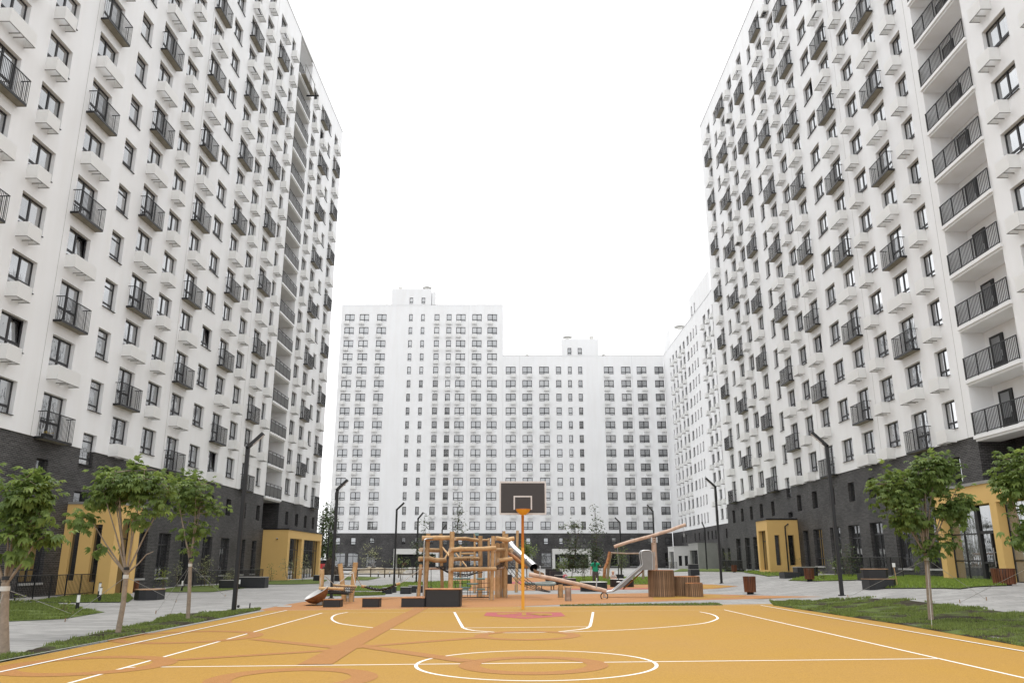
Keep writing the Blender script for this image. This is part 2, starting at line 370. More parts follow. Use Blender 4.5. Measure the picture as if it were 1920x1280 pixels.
ROPEG = mat("greyed_rope", (0.36, 0.35, 0.33), 0.8); TEAL = mat("teal_rung", (0.16, 0.27, 0.27), 0.6); RINGM = mat("grey_green_woven_ring", (0.25, 0.28, 0.26), 0.8, var=0.5, vscale=40)
HOOPO = mat("orange_paint", (0.70, 0.33, 0.03), 0.4); HOOPD = mat("deep_orange_paint", (0.50, 0.16, 0.01), 0.4)
BOARD = mat("backboard_brown", (0.042, 0.037, 0.037), 0.45); BOARDW = mat("backboard_pale_edge", (0.58, 0.55, 0.54), 0.5)
BARK = mat("young_bark", (0.26, 0.205, 0.155), 0.9, var=0.3, vscale=14, bump=0.5, bscale=30); BARKD = mat("dark_bark", (0.12, 0.09, 0.06), 0.9, var=0.3, vscale=10)
LEAF = leaf_mat("chestnut_leaf", (0.066, 0.110, 0.026), (0.175, 0.245, 0.062)); LEAFY = leaf_mat("fresh_shoot_leaf", (0.12, 0.17, 0.03), (0.20, 0.24, 0.05))
LEAFD = leaf_mat("birch_leaf", (0.035, 0.060, 0.022), (0.075, 0.11, 0.035), 0.2); LEAFP = leaf_mat("pale_shrub_leaf", (0.13, 0.15, 0.07), (0.30, 0.32, 0.17))
BLADE = leaf_mat("grass_blade", (0.090, 0.125, 0.032), (0.18, 0.235, 0.065)); BLADE2 = leaf_mat("light_grass_blade", (0.12, 0.18, 0.03), (0.21, 0.30, 0.06))
SOIL = mat("dug_soil", (0.055, 0.042, 0.030), 0.95, var=0.4, vscale=5, bump=1.0, bscale=14)
RUBBLE = mat("tan_rubble", (0.24, 0.205, 0.15), 0.95, var=0.35, vscale=1.2, bump=0.8, bscale=6)
STONE = mat("pale_stone", (0.34, 0.325, 0.30), 0.9, var=0.25, vscale=3, bump=0.6, bscale=8)
WHITEP = mat("white_plastic", (0.78, 0.78, 0.77), 0.4)
LAMPG = mat("frosted_lamp_strip", (0.55, 0.54, 0.56), 0.3)
SHIRT = mat("green_cotton", (0.010, 0.27, 0.145), 0.85, var=0.1, vscale=9); LEGG = mat("grey_leggings", (0.085, 0.075, 0.078), 0.85)
SKIN = mat("skin", (0.55, 0.33, 0.24), 0.6); HAIR = mat("dark_hair", (0.012, 0.009, 0.008), 0.5); HAIRB = mat("blond_hair", (0.38, 0.26, 0.14), 0.6)
CLOTHW = mat("pale_child_top", (0.50, 0.47, 0.45), 0.85); PINK = mat("pink_fabric", (0.45, 0.12, 0.14), 0.8); REDP = mat("red_paint", (0.5, 0.03, 0.03), 0.5)

# ------------------------------------------------------------------ mesh builder
class MB:
    def __init__(self): self.v = []; self.f = []; self.m = []; self.mats = []; self.sm = []
    def mi(self, m):
        if m not in self.mats: self.mats.append(m)
        return self.mats.index(m)
    def add(self, verts, faces, m, smooth=False):
        o = len(self.v); k = self.mi(m)
        self.v += [tuple(p) for p in verts]
        for f in faces: self.f.append([i + o for i in f]); self.m.append(k); self.sm.append(smooth)
    def quad(self, a, b, c, d, m): self.add([a, b, c, d], [(0, 1, 2, 3)], m)
    def box(self, x0, x1, y0, y1, z0, z1, m):
        self.add([(x0, y0, z0), (x1, y0, z0), (x1, y1, z0), (x0, y1, z0), (x0, y0, z1), (x1, y0, z1), (x1, y1, z1), (x0, y1, z1)],
                 [(0, 3, 2, 1), (4, 5, 6, 7), (0, 1, 5, 4), (1, 2, 6, 5), (2, 3, 7, 6), (3, 0, 4, 7)], m)
    def bbox(self, x0, x1, y0, y1, z0, z1, m, c=0.02):
        """box with chamfered vertical edges"""
        p = [(x0 + c, y0), (x1 - c, y0), (x1, y0 + c), (x1, y1 - c), (x1 - c, y1), (x0 + c, y1), (x0, y1 - c), (x0, y0 + c)]
        self.prism(p, z0, z1, m)
    def prism(self, poly, z0, z1, m):
        n = len(poly)
        self.add([(x, y, z0) for x, y in poly] + [(x, y, z1) for x, y in poly],
                 [tuple(range(n - 1, -1, -1)), tuple(range(n, 2 * n))] + [(i, (i + 1) % n, n + (i + 1) % n, n + i) for i in range(n)], m)
    def tube(self, pts, rad, m, n=8, smooth=True, capm=None, flat=1.0):
        pts = [Vector(p) for p in pts]
        if not hasattr(rad, '__len__'): rad = [rad] * len(pts)
        up = Vector((0, 0, 1)); rings = []; o = len(self.v)
        prev = None
        for i, p in enumerate(pts):
            t = (pts[min(i + 1, len(pts) - 1)] - pts[max(i - 1, 0)]).normalized()
            if prev is None:
                a = up if abs(t.z) < 0.9 else Vector((1, 0, 0))
                x = t.cross(a).normalized()
            else:
                x = (prev - t * prev.dot(t)).normalized()
            prev = x; y = t.cross(x)
            rings.append([p + (x * math.cos(2 * math.pi * k / n) + y * math.sin(2 * math.pi * k / n) * flat) * rad[i] for k in range(n)])
        vs = [q for r in rings for q in r]
        fs = []
        for i in range(len(pts) - 1):
            for k in range(n):
                fs.append((i * n + k, i * n + (k + 1) % n, (i + 1) * n + (k + 1) % n, (i + 1) * n + k))
        self.add(vs, fs, m, smooth)
        c = capm or m
        self.add(rings[0], [tuple(range(n - 1, -1, -1))], c); self.add(rings[-1], [tuple(range(n))], c)
    def lathe(self, prof, m, n=20, c=(0, 0, 0), smooth=True):
        vs = []; fs = []
        for r, z in prof:
            for k in range(n): a = 2 * math.pi * k / n; vs.append((c[0] + r * math.cos(a), c[1] + r * math.sin(a), c[2] + z))
        for i in range(len(prof) - 1):
            for k in range(n): fs.append((i * n + k, i * n + (k + 1) % n, (i + 1) * n + (k + 1) % n, (i + 1) * n + k))
        self.add(vs, fs, m, smooth)
    def ball(self, c, r, m, n=10, sq=(1, 1, 1), jit=0.0):
        vs = []; fs = []; k = n // 2 + 1
        for i in range(k + 1):
            th = math.pi * i / k
            for j in range(n):
                a = 2 * math.pi * j / n; q = r * (1 + rnd.uniform(-jit, jit))
                vs.append((c[0] + q * sq[0] * math.sin(th) * math.cos(a), c[1] + q * sq[1] * math.sin(th) * math.sin(a), c[2] + q * sq[2] * math.cos(th)))
        for i in range(k):
            for j in range(n): fs.append((i * n + j, (i + 1) * n + j, (i + 1) * n + (j + 1) % n, i * n + (j + 1) % n))
        self.add(vs, fs, m, True)
    def mesh(self, name):
        me = bpy.data.meshes.new(name)
        me.from_pydata(self.v, [], self.f)
        for m in self.mats: me.materials.append(m)
        me.polygons.foreach_set('material_index', self.m)
        me.polygons.foreach_set('use_smooth', self.sm)
        me.update()
        return me
    def build(self, name, parent=None, loc=None): return put(name, self.mesh(name), parent, loc)

def put(name, me, parent=None, loc=None, rz=0.0):
    o = bpy.data.objects.new(name, me); COL.objects.link(o)
    if parent is not None: o.parent = parent
    if loc is not None: o.location = loc
    if rz: o.rotation_euler = (0, 0, rz)
    return o
def tag(o, label=None, cat=None, group=None, kind=None):
    if label: o['label'] = label
    if cat: o['category'] = cat
    if group: o['group'] = group
    if kind: o['kind'] = kind
    return o
def thing(name, label, cat, loc=(0, 0, 0), rz=0.0, group=None):
    o = bpy.data.objects.new(name, None); COL.objects.link(o)
    o.location = loc; o.rotation_euler = (0, 0, rz); o.empty_display_size = 0.2
    return tag(o, label, cat, group)
def copy_tree(o, parent=None):
    c = o.copy(); COL.objects.link(c)
    if parent is not None: c.parent = parent
    for ch in CH.get(o.name, list(o.children)): copy_tree(ch, c)
    return c
CH = {}

# ------------------------------------------------------------------ ground
def drape(name, poly, m, off, sub=None, kind='structure', parent=None, bump=0.0):
    bm = bmesh.new()
    vs = [bm.verts.new((x, y, 0)) for x, y in poly]
    bm.faces.new(vs)
    bmesh.ops.triangulate(bm, faces=bm.faces[:])
    if sub:
        for _ in range(6):
            e = [ed for ed in bm.edges if ed.calc_length() > sub]
            if not e: break
            bmesh.ops.subdivide_edges(bm, edges=e, cuts=1, use_grid_fill=False)
            bmesh.ops.triangulate(bm, faces=[f for f in bm.faces if len(f.verts) > 3])
    bnd = {v for v in bm.verts if v.is_boundary}
    for v in bm.verts:
        v.co.z = T(v.co.x, v.co.y) + off
        if bump and v not in bnd: v.co.z += bump * (0.6 + noise.noise(Vector((v.co.x * 1.3, v.co.y * 1.3, 3.3))))
    bmesh.ops.recalc_face_normals(bm, faces=bm.faces[:])
    for f in bm.faces:
        if f.normal.z < 0: f.normal_flip()
    me = bpy.data.meshes.new(name); bm.to_mesh(me); bm.free()
    me.materials.append(m)
    o = put(name, me, parent); tag(o, kind=kind)
    return o
def gpoly(px): return [G(u, v) for u, v in px]
def ribbon(name, pts, w, m, off, closed=False):
    n = len(pts); vs = []; fs = []
    P = [Vector((p[0], p[1])) for p in pts]
    for i in range(n):
        a = P[(i - 1) % n] if closed or i > 0 else P[i]; b = P[(i + 1) % n] if closed or i < n - 1 else P[i]
        t = (b - a).normalized(); nn = Vector((-t.y, t.x))
        for s in (-1, 1):
            q = P[i] + nn * s * w / 2; vs.append((q.x, q.y, T(q.x, q.y) + off))
    for i in range(n if closed else n - 1):
        j = (i + 1) % n; fs.append((2 * i, 2 * j, 2 * j + 1, 2 * i + 1))
    me = bpy.data.meshes.new(name); me.from_pydata(vs, [], fs); me.materials.append(m); me.update()
    for p in me.polygons: pass
    o = put(name, me); tag(o, kind='structure'); return o

mb = MB(); mb.quad((-1500, -300, -0.6), (1500, -300, -0.6), (1500, 2500, -0.6), (-1500, 2500, -0.6), SOIL)
tag(mb.build("ground"), kind='structure')
xs = np.arange(-46, 50.1, 1.0); ys = np.concatenate([np.arange(-30, 100, 1.0), np.arange(100, 200.1, 4.0)])
V = [(float(x), float(y), T(x, y)) for y in ys for x in xs]; nx = len(xs)
F = [(j * nx + i, j * nx + i + 1, (j + 1) * nx + i + 1, (j + 1) * nx + i) for j in range(len(ys) - 1) for i in range(nx - 1)]
me = bpy.data.meshes.new("pavement"); me.from_pydata(V, [], F); me.materials.append(PAVER); me.update()
tag(put("pavement", me), kind='structure')

# court
court = [(-8.05, -14), (9.37, -14), (9.37, 30.0), (-0.3, 28.95), (-8.0, 27.4)]
drape("court_surface", court, RUBBER, 0.006)
LZ, BZ = 0.008, 0.0100
def line(pts, w=0.055): return ribbon("court_line", pts, w, LINE, LZ)
def seg(a, b, n=2): return [(a[0] + (b[0] - a[0]) * t / (n - 1), a[1] + (b[1] - a[1]) * t / (n - 1)) for t in range(n)]
ribbon("court_line", [(-7.25, -8), (-7.35, 27.5), (8.58, 29.0), (8.45, -8)], 0.06, LINE, 0.0145)
line([(-5.62, -1), (-5.86, 26.02), (6.70, 26.6), (6.58, -1)])
line(seg((-5.72, 12.75), (6.63, 13.3)))
def ell(cx, cy, rx, ry, a0=0, a1=360, n=72): return [(cx + rx * math.cos(R(a0 + (a1 - a0) * i / n)), cy + ry * math.sin(R(a0 + (a1 - a0) * i / n))) for i in range(n + 1)]
ribbon("court_line", ell(0.36, 12.95, 1.80, 1.83)[:-1], 0.055, LINE, LZ, True)
tp = [(652, 1147.3), (630, 1152), (622, 1158), (627, 1164.5), (645, 1170), (700, 1176.5), (760, 1181), (830, 1184), (930, 1186), (1000, 1185.5), (1080, 1184), (1180, 1180), (1260, 1174.5), (1320, 1168), (1343, 1161), (1345, 1157), (1338, 1152.5), (1325, 1149), (1312, 1146.6)]
def smooth(pts, n=6):
    out = []
    for i in range(len(pts) - 1):
        p0, p1, p2, p3 = pts[max(i - 1, 0)], pts[i], pts[i + 1], pts[min(i + 2, len(pts) - 1)]
        for k in range(n):
            t = k / n
            out.append(tuple(0.5 * (2 * p1[c] + (p2[c] - p0[c]) * t + (2 * p0[c] - 5 * p1[c] + 4 * p2[c] - p3[c]) * t * t + (3 * p1[c] - p0[c] - 3 * p2[c] + p3[c]) * t ** 3) for c in range(len(p1))))
    out.append(tuple(pts[-1])); return out
line(smooth([G(*p) for p in tp]), 0.06)
line([G(852, 1147.4), G(862, 1166), G(868, 1176.5), G(876, 1179.6), G(890, 1182), G(930, 1185)], 0.07)
line([G(1112, 1147.2), G(1108.5, 1166), G(1106, 1174), G(1100, 1177.5), G(1085, 1180), G(1048, 1184)], 0.07)
line([G(872, 1176.8), G(1103, 1174.6)])
# terracotta figure laid over the court: rings and spokes
def ring(cx, cy, rx, ry, w):
    o = ell(cx, cy, rx, ry); i = ell(cx, cy, rx - w, ry - w); n = len(o)
    vs = [(x, y, T(x, y) + BZ) for x, y in o + i]
    fs = [(k, k + 1, n + k + 1, n + k) for k in range(n - 1)]
    me = bpy.data.meshes.new("court_marking"); me.from_pydata(vs, [], fs); me.materials.append(RUBBER_B); me.update()
    tag(put("court_marking", me), kind='structure')
def ringpx(cu, cv, ru, w):
    x, y = G(cu, cv); r = abs(G(cu + ru, cv)[0] - x); ring(x, y, r, r, w)
def spoke(a, b, wa, wb, off=BZ):
    a = Vector(G(*a)); b = Vector(G(*b)); t = (b - a).normalized(); n = Vector((-t.y, t.x))
    drape("court_marking", [tuple(a + n * wa), tuple(b + n * wb), tuple(b - n * wb), tuple(a - n * wa)], RUBBER_B, off)
ringpx(163, 1247, 155, 0.36); ringpx(548, 1272, 158, 0.36); ringpx(352, 1193.5, 134, 0.30); ringpx(1000, 1246.3, 141, 0.32); ringpx(989, 1191, 100, 0.28)
spoke((659, 1207), (790, 1139.5), 0.24, 0.22, BZ + 0.0020)
spoke((659, 1207), (590, 1246), 0.24, 0.26, BZ + 0.0024)
spoke((640, 1218), (310, 1238.5), 0.13, 0.13, BZ + 0.0008); spoke((630, 1214), (478, 1198), 0.15, 0.15, BZ + 0.0012)
spoke((680, 1212), (900, 1195), 0.13, 0.15, BZ + 0.0004); spoke((690, 1213), (878, 1240), 0.16, 0.18, BZ + 0.0016)
xb, yb = G(655, 1212); drape("court_marking", ell(xb, yb, 0.42, 0.40, n=24)[:-1], RUBBER_B, BZ + 0.0030)
# rose red pentagon with its orange emblem under the hoop
drape("court_marking", gpoly([(912, 1147.8), (1052, 1147.8), (1060, 1154.8), (985, 1160), (907, 1154.2)]), RUBBER_R, 0.0100)
for pl in ([(932, 1149.6), (962, 1149.2), (978, 1151), (958, 1150.8), (946, 1152.2), (932, 1151.6)], [(1034, 1150), (1005, 1149.3), (988, 1151), (1004, 1151.6), (1014, 1154), (1020, 1152), (1036, 1153.6)],
           [(979, 1148.6), (986, 1148.6), (987, 1153.6), (978, 1153.6)], [(966, 1155.6), (998, 1154.8), (1000, 1155.8), (970, 1156.4)]):
    drape("court_marking", gpoly(pl), RUBBER, 0.0125)

o = drape('drain_cover', gpoly([(518, 1137.4), (524, 1134.6), (548, 1134.8), (545, 1137.6)]), GREYC, 0.012)
# rubber of the playground, grass and kerbs
drape("playground_surface", gpoly([(486, 1142.6), (520, 1136), (566, 1128), (600, 1124), (640, 1121.3), (700, 1119), (760, 1118), (800, 1116.3), (860, 1115), (960, 1113.8), (1050, 1113), (1150, 1112.4), (1222, 1111), (1300, 1112.5), (1345, 1113.5), (1400, 1115), (1480, 1117), (1545, 1118), (1480, 1120), (1400, 1122.6), (1330, 1124), (1280, 1125.6), (1130, 1130.5), (1000, 1135), (945, 1138)]) + [(-0.3, 28.95), (-8.0, 27.4)], RUBBER_S, 0.005, 2.0)
drape("playground_surface", gpoly([(880, 1107), (960, 1106.5), (1090, 1105.5), (1225, 1104.2), (1335, 1103.6), (1385, 1098.6), (1335, 1095), (1240, 1092.6), (1130, 1090), (1100, 1086), (1000, 1082), (930, 1081.5), (850, 1087), (845, 1096)]), RUBBER_S, 0.005, 2.0)
drape("court_marking", gpoly([(1060, 1105.4), (1225, 1103.6), (1225, 1102.2), (1060, 1103.6)]), RUBBER_R, 0.011, 2.0)
drape("court_marking", gpoly([(1225, 1113.5), (1345, 1114.5), (1400, 1116.5), (1380, 1119.5), (1330, 1121.5), (1225, 1124)]), RUBBER, 0.010, 2.0)
drape("court_marking", gpoly([(1270, 1103.2), (1335, 1102.4), (1378, 1098.6), (1335, 1096), (1280, 1095.5)]), RUBBER, 0.010, 2.0)
drape("court_marking", gpoly([(960, 1090), (1090, 1089), (1100, 1092), (960, 1094)]), RUBBER_R, 0.009, 2.0)

LAWNS = []
def lawn(px, m, off=0.03, bump=0.0, n=0, h=0.05, blade=None, lab=None):
    p = gpoly(px); o = drape("lawn", p, m, off, 0.45 if n else 1.5, bump=bump)
    if n: LAWNS.append((p, n, h, blade or BLADE, off, bump, lab))
lawn([(1443, 1127), (1560, 1124.5), (1640, 1122), (1735, 1129), (1830, 1140), (1920, 1152), (2040, 1168), (2040, 1236), (1920, 1212), (1690, 1171), (1450, 1134.6)], LAWN, 0.012, 0.05, 12000, 0.05, lab="patchy young lawn with bare soil beside the court sideline")
lawn([(-30, 1246), (0, 1232), (60, 1219), (110, 1205), (160, 1193), (215, 1181), (285, 1168), (300, 1158), (345, 1151), (430, 1145), (488, 1141.6), (488, 1143.2), (0, 1241)], LAWN, 0.012, 0.04, 4000, 0.05, lab="narrow weedy grass verge between grey path and court")
lawn([(-70, 1130), (20, 1128.6), (100, 1132), (160, 1142), (197, 1147), (120, 1160), (10, 1165), (-70, 1169)], LAWN2, 0.012, 0.04, 7000, 0.07, lab="tongue of dark grass ending in bare soil on the grey path")
lawn([(-40, 1129), (70, 1126), (150, 1114), (240, 1113), (250, 1122), (240, 1129), (120, 1129.6), (60, 1127.8)], LAWN2, 0.03, 0, 3500, 0.06, lab="strip of dark grass in front of the near ochre porch")
lawn([(285, 1109), (330, 1100), (425, 1096), (472, 1101), (440, 1104.5), (400, 1109.4), (330, 1110)], LAWN2)
lawn([(488, 1095.4), (495, 1089), (600, 1085), (614, 1087.5), (600, 1094), (540, 1095.4)], LAWN2)
lawn([(606, 1113.5), (660, 1110.5), (722, 1110), (722, 1115), (660, 1117), (610, 1117.2)], LAWN2, 0.02, 0, 2500, 0.05, lab="short grass strip behind the hammock posts")
lawn([(662, 1107.5), (664, 1099), (720, 1097.5), (760, 1091), (880, 1088), (884, 1100), (800, 1108), (720, 1107.2)], LAWN2, 0.02, 0, 3000, 0.06, BLADE2, lab="bright grass island behind the black blocks of the playground")
lawn([(644, 1087), (650, 1080.5), (715, 1082), (690, 1087.5)], LAWN2)
lawn([(1050, 1086), (1060, 1081.5), (1130, 1080), (1225, 1081), (1225, 1095), (1140, 1096), (1056, 1097)], LAWN2, 0.02, 0, 4000, 0.10, BLADE2, lab="bright meadow grass around the woman in green")
lawn([(1050, 1135.4), (1050, 1134), (1200, 1132), (1345, 1130), (1356, 1134.5)], LAWN, 0.01, 0, 900, 0.04, lab="thin grass strip behind the court baseline")
lawn([(1617, 1094), (1660, 1085), (1700, 1079), (1790, 1085), (1875, 1090), (1888, 1098), (1800, 1104), (1690, 1103), (1640, 1103.4)], LAWN2, 0.03, 0, 7000, 0.09, BLADE2, lab="bright lawn in front of the large glazed ochre porch")
lawn([(1478, 1088), (1530, 1080), (1630, 1076), (1642, 1085), (1600, 1088), (1530, 1089.6)], LAWN2, 0.03, 0, 2500, 0.07, BLADE2, lab="lawn around the wooden bin by the dark brick wall")
lawn([(1395, 1073), (1420, 1065), (1478, 1066), (1482, 1079), (1440, 1080.4)], LAWN2, 0.03, 0, 2500, 0.10, BLADE2, lab="lawn at the foot of the ochre porch with drainpipe")
lawn([(1262, 1072), (1290, 1066), (1395, 1066), (1400, 1072)], LAWN2)
ribbon("kerb", [(9.41, -14), (9.41, 29.9)], 0.06, GREYC, 0.03); ribbon("kerb", [(-8.09, -14), (-8.05, 27.3)], 0.05, GREYC, 0.03)

def inside(p, x, y):
    c = False; n = len(p)
    for i in range(n):
        x1, y1 = p[i]; x2, y2 = p[(i + 1) % n]
        if (y1 > y) != (y2 > y) and x < (x2 - x1) * (y - y1) / (y2 - y1) + x1: c = not c
    return c
for p, n, h, bm_, off, bump, lab in LAWNS:
    x0, x1 = min(q[0] for q in p), max(q[0] for q in p); y0, y1 = min(q[1] for q in p), max(q[1] for q in p)
    vs, fs = [], []; k = 0; tries = 0
    while k < n and tries < n * 12:
        tries += 1
        x, y = rnd.uniform(x0, x1), rnd.uniform(y0, y1)
        if not inside(p, x, y): continue
        g = noise.noise(Vector((x * 1.1, y * 1.1, 0)))
        if bump and g < -0.02 + rnd.uniform(-.12, .12): continue
        z = T(x, y) + off + (bump * (0.6 + noise.noise(Vector((x * 1.3, y * 1.3, 3.3)))) if bump else 0)
        for _ in range(2):
            a = rnd.uniform(0, 6.28); w = 0.006 + 0.0004 * y; hh = h * rnd.uniform(0.5, 1.3); l = rnd.uniform(-.6, .6) * hh
            X, Y = x + rnd.uniform(-.03, .03), y + rnd.uniform(-.03, .03); o = len(vs)
            vs += [(X - w * math.cos(a), Y - w * math.sin(a), z - .01), (X + w * math.cos(a), Y + w * math.sin(a), z - .01), (X + l * math.sin(a), Y - l * math.cos(a), z + hh)]
            fs.append((o, o + 1, o + 2))
        k += 1
    me = bpy.data.meshes.new("grass"); me.from_pydata(vs, [], fs); me.materials.append(bm_); me.update()
    tag(put("grass", me), lab, "grass", kind='stuff')

# ------------------------------------------------------------------ buildings
FH = 2.85
def facade(mb, x0, x1, z0, z1, cols, depth, m, y=0.0):
    """wall sheet in the plane y with real openings and reveals; cols = [(xa, xb, [(za, zb), ...], depth or None)]"""
    cols = sorted(cols, key=lambda c: c[0]); x = x0
    def q(xa, xb, za, zb):
        if xb - xa > 1e-4 and zb - za > 1e-4: mb.quad((xa, y, za), (xb, y, za), (xb, y, zb), (xa, y, zb), m)
    for c in cols:
        xa, xb, ops = c[0], c[1], sorted(c[2]); d = c[3] if len(c) > 3 and c[3] else depth
        q(x, xa, z0, z1); z = z0
        for za, zb in ops:
            za, zb = max(za, z0), min(zb, z1)
            if zb <= za: continue
            q(xa, xb, z, za)
            yd = y + d
            mb.quad((xa, y, za), (xa, y, zb), (xa, yd, zb), (xa, yd, za), m)
            mb.quad((xb, y, zb), (xb, y, za), (xb, yd, za), (xb, yd, zb), m)
            if za > z0 + 1e-4: mb.quad((xb, y, za), (xa, y, za), (xa, yd, za), (xb, yd, za), m)
            if zb < z1 - 1e-4: mb.quad((xa, y, zb), (xb, y, zb), (xb, yd, zb), (xa, yd, zb), m)
            z = zb
        q(xa, xb, z, z1); x = xb
    q(x, x1, z0, z1)

WM = {}
def window_mesh(w, h, kind):
    key = (round(w, 2), round(h, 2), kind)
    if key in WM: return WM[key]
    f = MB(); fw = 0.068; y0, y1 = 0.0, 0.07
    f.box(0, fw, y0, y1, 0, h, FRAME); f.box(w - fw, w, y0, y1, 0, h, FRAME)
    f.box(fw, w - fw, y0, y1, 0, fw, FRAME); f.box(fw, w - fw, y0, y1, h - fw, h, FRAME)
    panes = []
    def pane(a, b, c, d):
        p = MB(); p.box(a, b, 0.03, 0.045, c, d, GLASS); panes.append(p)
    low = 0.37 if kind != 'stair' else 0.33
    if kind == 'wide' or kind == 'door':
        lo = low if kind == 'wide' else 0.85
        mx = w / 2
        f.box(mx - 0.055, mx + 0.055, y0 - 0.008, y1, fw, h - fw, FRAME)
        for a, b in ((fw, mx - 0.055), (mx + 0.055, w - fw)):
            f.box(a, b, y0, y1, lo - 0.055, lo + 0.055, FRAME)
            pane(a, b, lo + 0.055, h - fw)
        p = MB()
        for a, b in ((fw, mx - 0.055), (mx + 0.055, w - fw)): p.box(a, b, 0.03, 0.045, fw, lo - 0.055, GLASS)
        panes.append(p)
    elif kind == 'narrow':
        f.box(fw, w - fw, y0, y1, low - 0.05, low + 0.05, FRAME)
        if w > 1.2:
            f.box(w * .42 - .035, w * .42 + .035, y0 - .006, y1, fw, h - fw, FRAME)
        pane(fw, w - fw, low + 0.05, h - fw); pane(fw, w - fw, fw, low - 0.05)
    elif kind == 'stair':
        f.box(fw, w - fw, y0, y1, low - 0.04, low + 0.04, FRAME); f.box(fw, w - fw, y0, y1, h - 0.42, h - 0.35, FRAME)
        pane(fw, w - fw, low + 0.04, h - 0.42)
        p = MB(); p.box(fw, w - fw, .03, .045, fw, low - .04, GLASS); p.box(fw, w - fw, .03, .045, h - .35, h - fw, GLASS); panes.append(p)
    elif kind == 'far':                      # windows too far off to hold their panes apart
        n = 2 if w > 1.5 else 1
        f.box(fw, fw + .04, y0, y1, fw, h - fw, FRAME); f.box(w - fw - .04, w - fw, y0, y1, fw, h - fw, FRAME); f.box(fw + .04, w - fw - .04, y0, y1, h - fw - .04, h - fw, FRAME)
        if n == 2: f.box(w / 2 - .075, w / 2 + .075, y0 - .006, y1, fw, h - fw, FRAME)
        f.box(fw, w - fw, y0 - .004, y1 - .004, .30, .44, FRAME)
        p = MB(); p.box(fw, w - fw, .03, .045, fw, h - fw, GLASS_FAR); panes.append(p)
    elif kind == 'tall':
        f.box(fw, w - fw, y0, y1, h * .74 - .04, h * .74 + .04, FRAME); f.box(w * .5 - .04, w * .5 + .04, y0 - .006, y1, fw, h - fw, FRAME)
        f.box(fw, w - fw, y0, y1, .55, .62, FRAME)
        p = MB(); p.box(fw, w - fw, .035, .045, fw, h - fw, GLASS_DARK); panes.append(p)
    elif kind == 'slot':
        p = MB(); p.box(fw, w - fw, .03, .045, fw, h - fw, GLASS_DARK); panes.append(p)
    if kind in ('wide', 'narrow', 'stair', 'far'):
        f.box(-0.0, w, -0.27, 0.0, -0.03, 0.0, FRAME)
    elif kind in ('tall',):
        f.box(0.0, w, -0.30, 0.0, -0.10, 0.0, SILLM)
    r = (f.mesh("window"), [p.mesh("pane") for p in panes])
    WM[key] = r
    return r
def add_window(root, xa, z, w, h, kind, rec=0.2, name=None, y=0.0):
    fm, pm = window_mesh(w, h, kind)
    o = put(name or ("balcony_door" if kind == 'door' else "window"), fm, root, (xa, y + rec, z))
    ajar = kind == 'wide' and rnd.random() < .03
    for i, p in enumerate(pm):
        q = put("pane", p, o)
        if ajar and i == 1: q.rotation_euler = (R(-5), 0, 0); q.location = (0, .02, 0)
    return o
BM = {}
def basket(root, x0, w, zf, d=0.53):
    key = round(w, 2)
    if key not in BM:
        a = MB(); z0, z1, t = 0.0, 0.68, 0.015
        a.box(0, w, -d, -d + t, z0, z1, PERF); a.box(0, t, -d + t, 0, z0, z1, PERF); a.box(w - t, w, -d + t, 0, z0, z1, PERF)
        b = MB()
        b.box(0, w, -d - .004, -d + .028, -.035, -.003, BRKT); b.box(0, .03, -d + .028, 0, -.035, -.003, BRKT); b.box(w - .03, w, -d + .028, 0, -.035, -.003, BRKT)
        for k in range(1 if w < 1.4 else 3):
            xx = w / 2 if w < 1.4 else w * (0.42 + .08 * k)
            if w >= 1.4 and k == 1: continue
            b.box(xx - .015, xx + .015, -d + .028, 0, -.05, -.003, BRKT)
        BM[key] = (a.mesh("air_conditioner_basket"), b.mesh("bracket"))
    o = put("air_conditioner_basket", BM[key][0], root, (x0, 0, zf - 0.05))
    put("bracket", BM[key][1], o)
    return o
BAL = {}
def balcony(root, x0, x1, zf):
    w = x1 - x0; key = round(w, 2)
    if key not in BAL:
        s = MB(); d = 0.42
        s.box(0, w, -d, 0, -.09, 0.0, CONC); s.box(-.02, w + .02, -d - .025, -d, -.10, 0.02, BLACK); s.box(-.02, 0, -d, 0, -.10, .02, BLACK); s.box(w, w + .02, -d, 0, -.10, .02, BLACK)
        r = MB(); zt = 1.18; g = .0065
        n = max(2, int(w / .105))
        for i in range(n + 1):
            xx = -.01 + (w + .02) * i / n; r.box(xx - g, xx + g, -d - .028, -d - .006, .03, zt, BLACK)
        for i in range(1, 4):
            yy = -d * (1 - i / 4)
            for xx in (-.01, w + .01): r.box(xx - g, xx + g, yy - g, yy + g, .03, zt, BLACK)
        r.box(-.025, w + .025, -d - .037, -d + .005, zt, zt + .035, BLACK)
        for xx in (-.01, w + .01): r.box(xx - .02, xx + .02, -d + .005, 0, zt, zt + .035, BLACK)
        r.box(w * .45, w * .45 + .05, -d - .032, -d + .01, .03, zt, BLACK)
        BAL[key] = (s.mesh("balcony"), r.mesh("railing"))
    o = put("balcony", BAL[key][0], root, (x0, 0, zf)); put("railing", BAL[key][1], o)
    return o

def shell(mb, x0, x1, z0, z1, depth, m, y=0.0, top=True):
    mb.quad((x0, y + depth, z0), (x0, y, z0), (x0, y, z1), (x0, y + depth, z1), m)
    mb.quad((x1, y, z0), (x1, y + depth, z0), (x1, y + depth, z1), (x1, y, z1), m)
    mb.quad((x1, y + depth, z0), (x0, y + depth, z0), (x0, y + depth, z1), (x1, y + depth, z1), m)
    if top: mb.quad((x0, y, z1), (x1, y, z1), (x1, y + depth, z1), (x0, y + depth, z1), m)

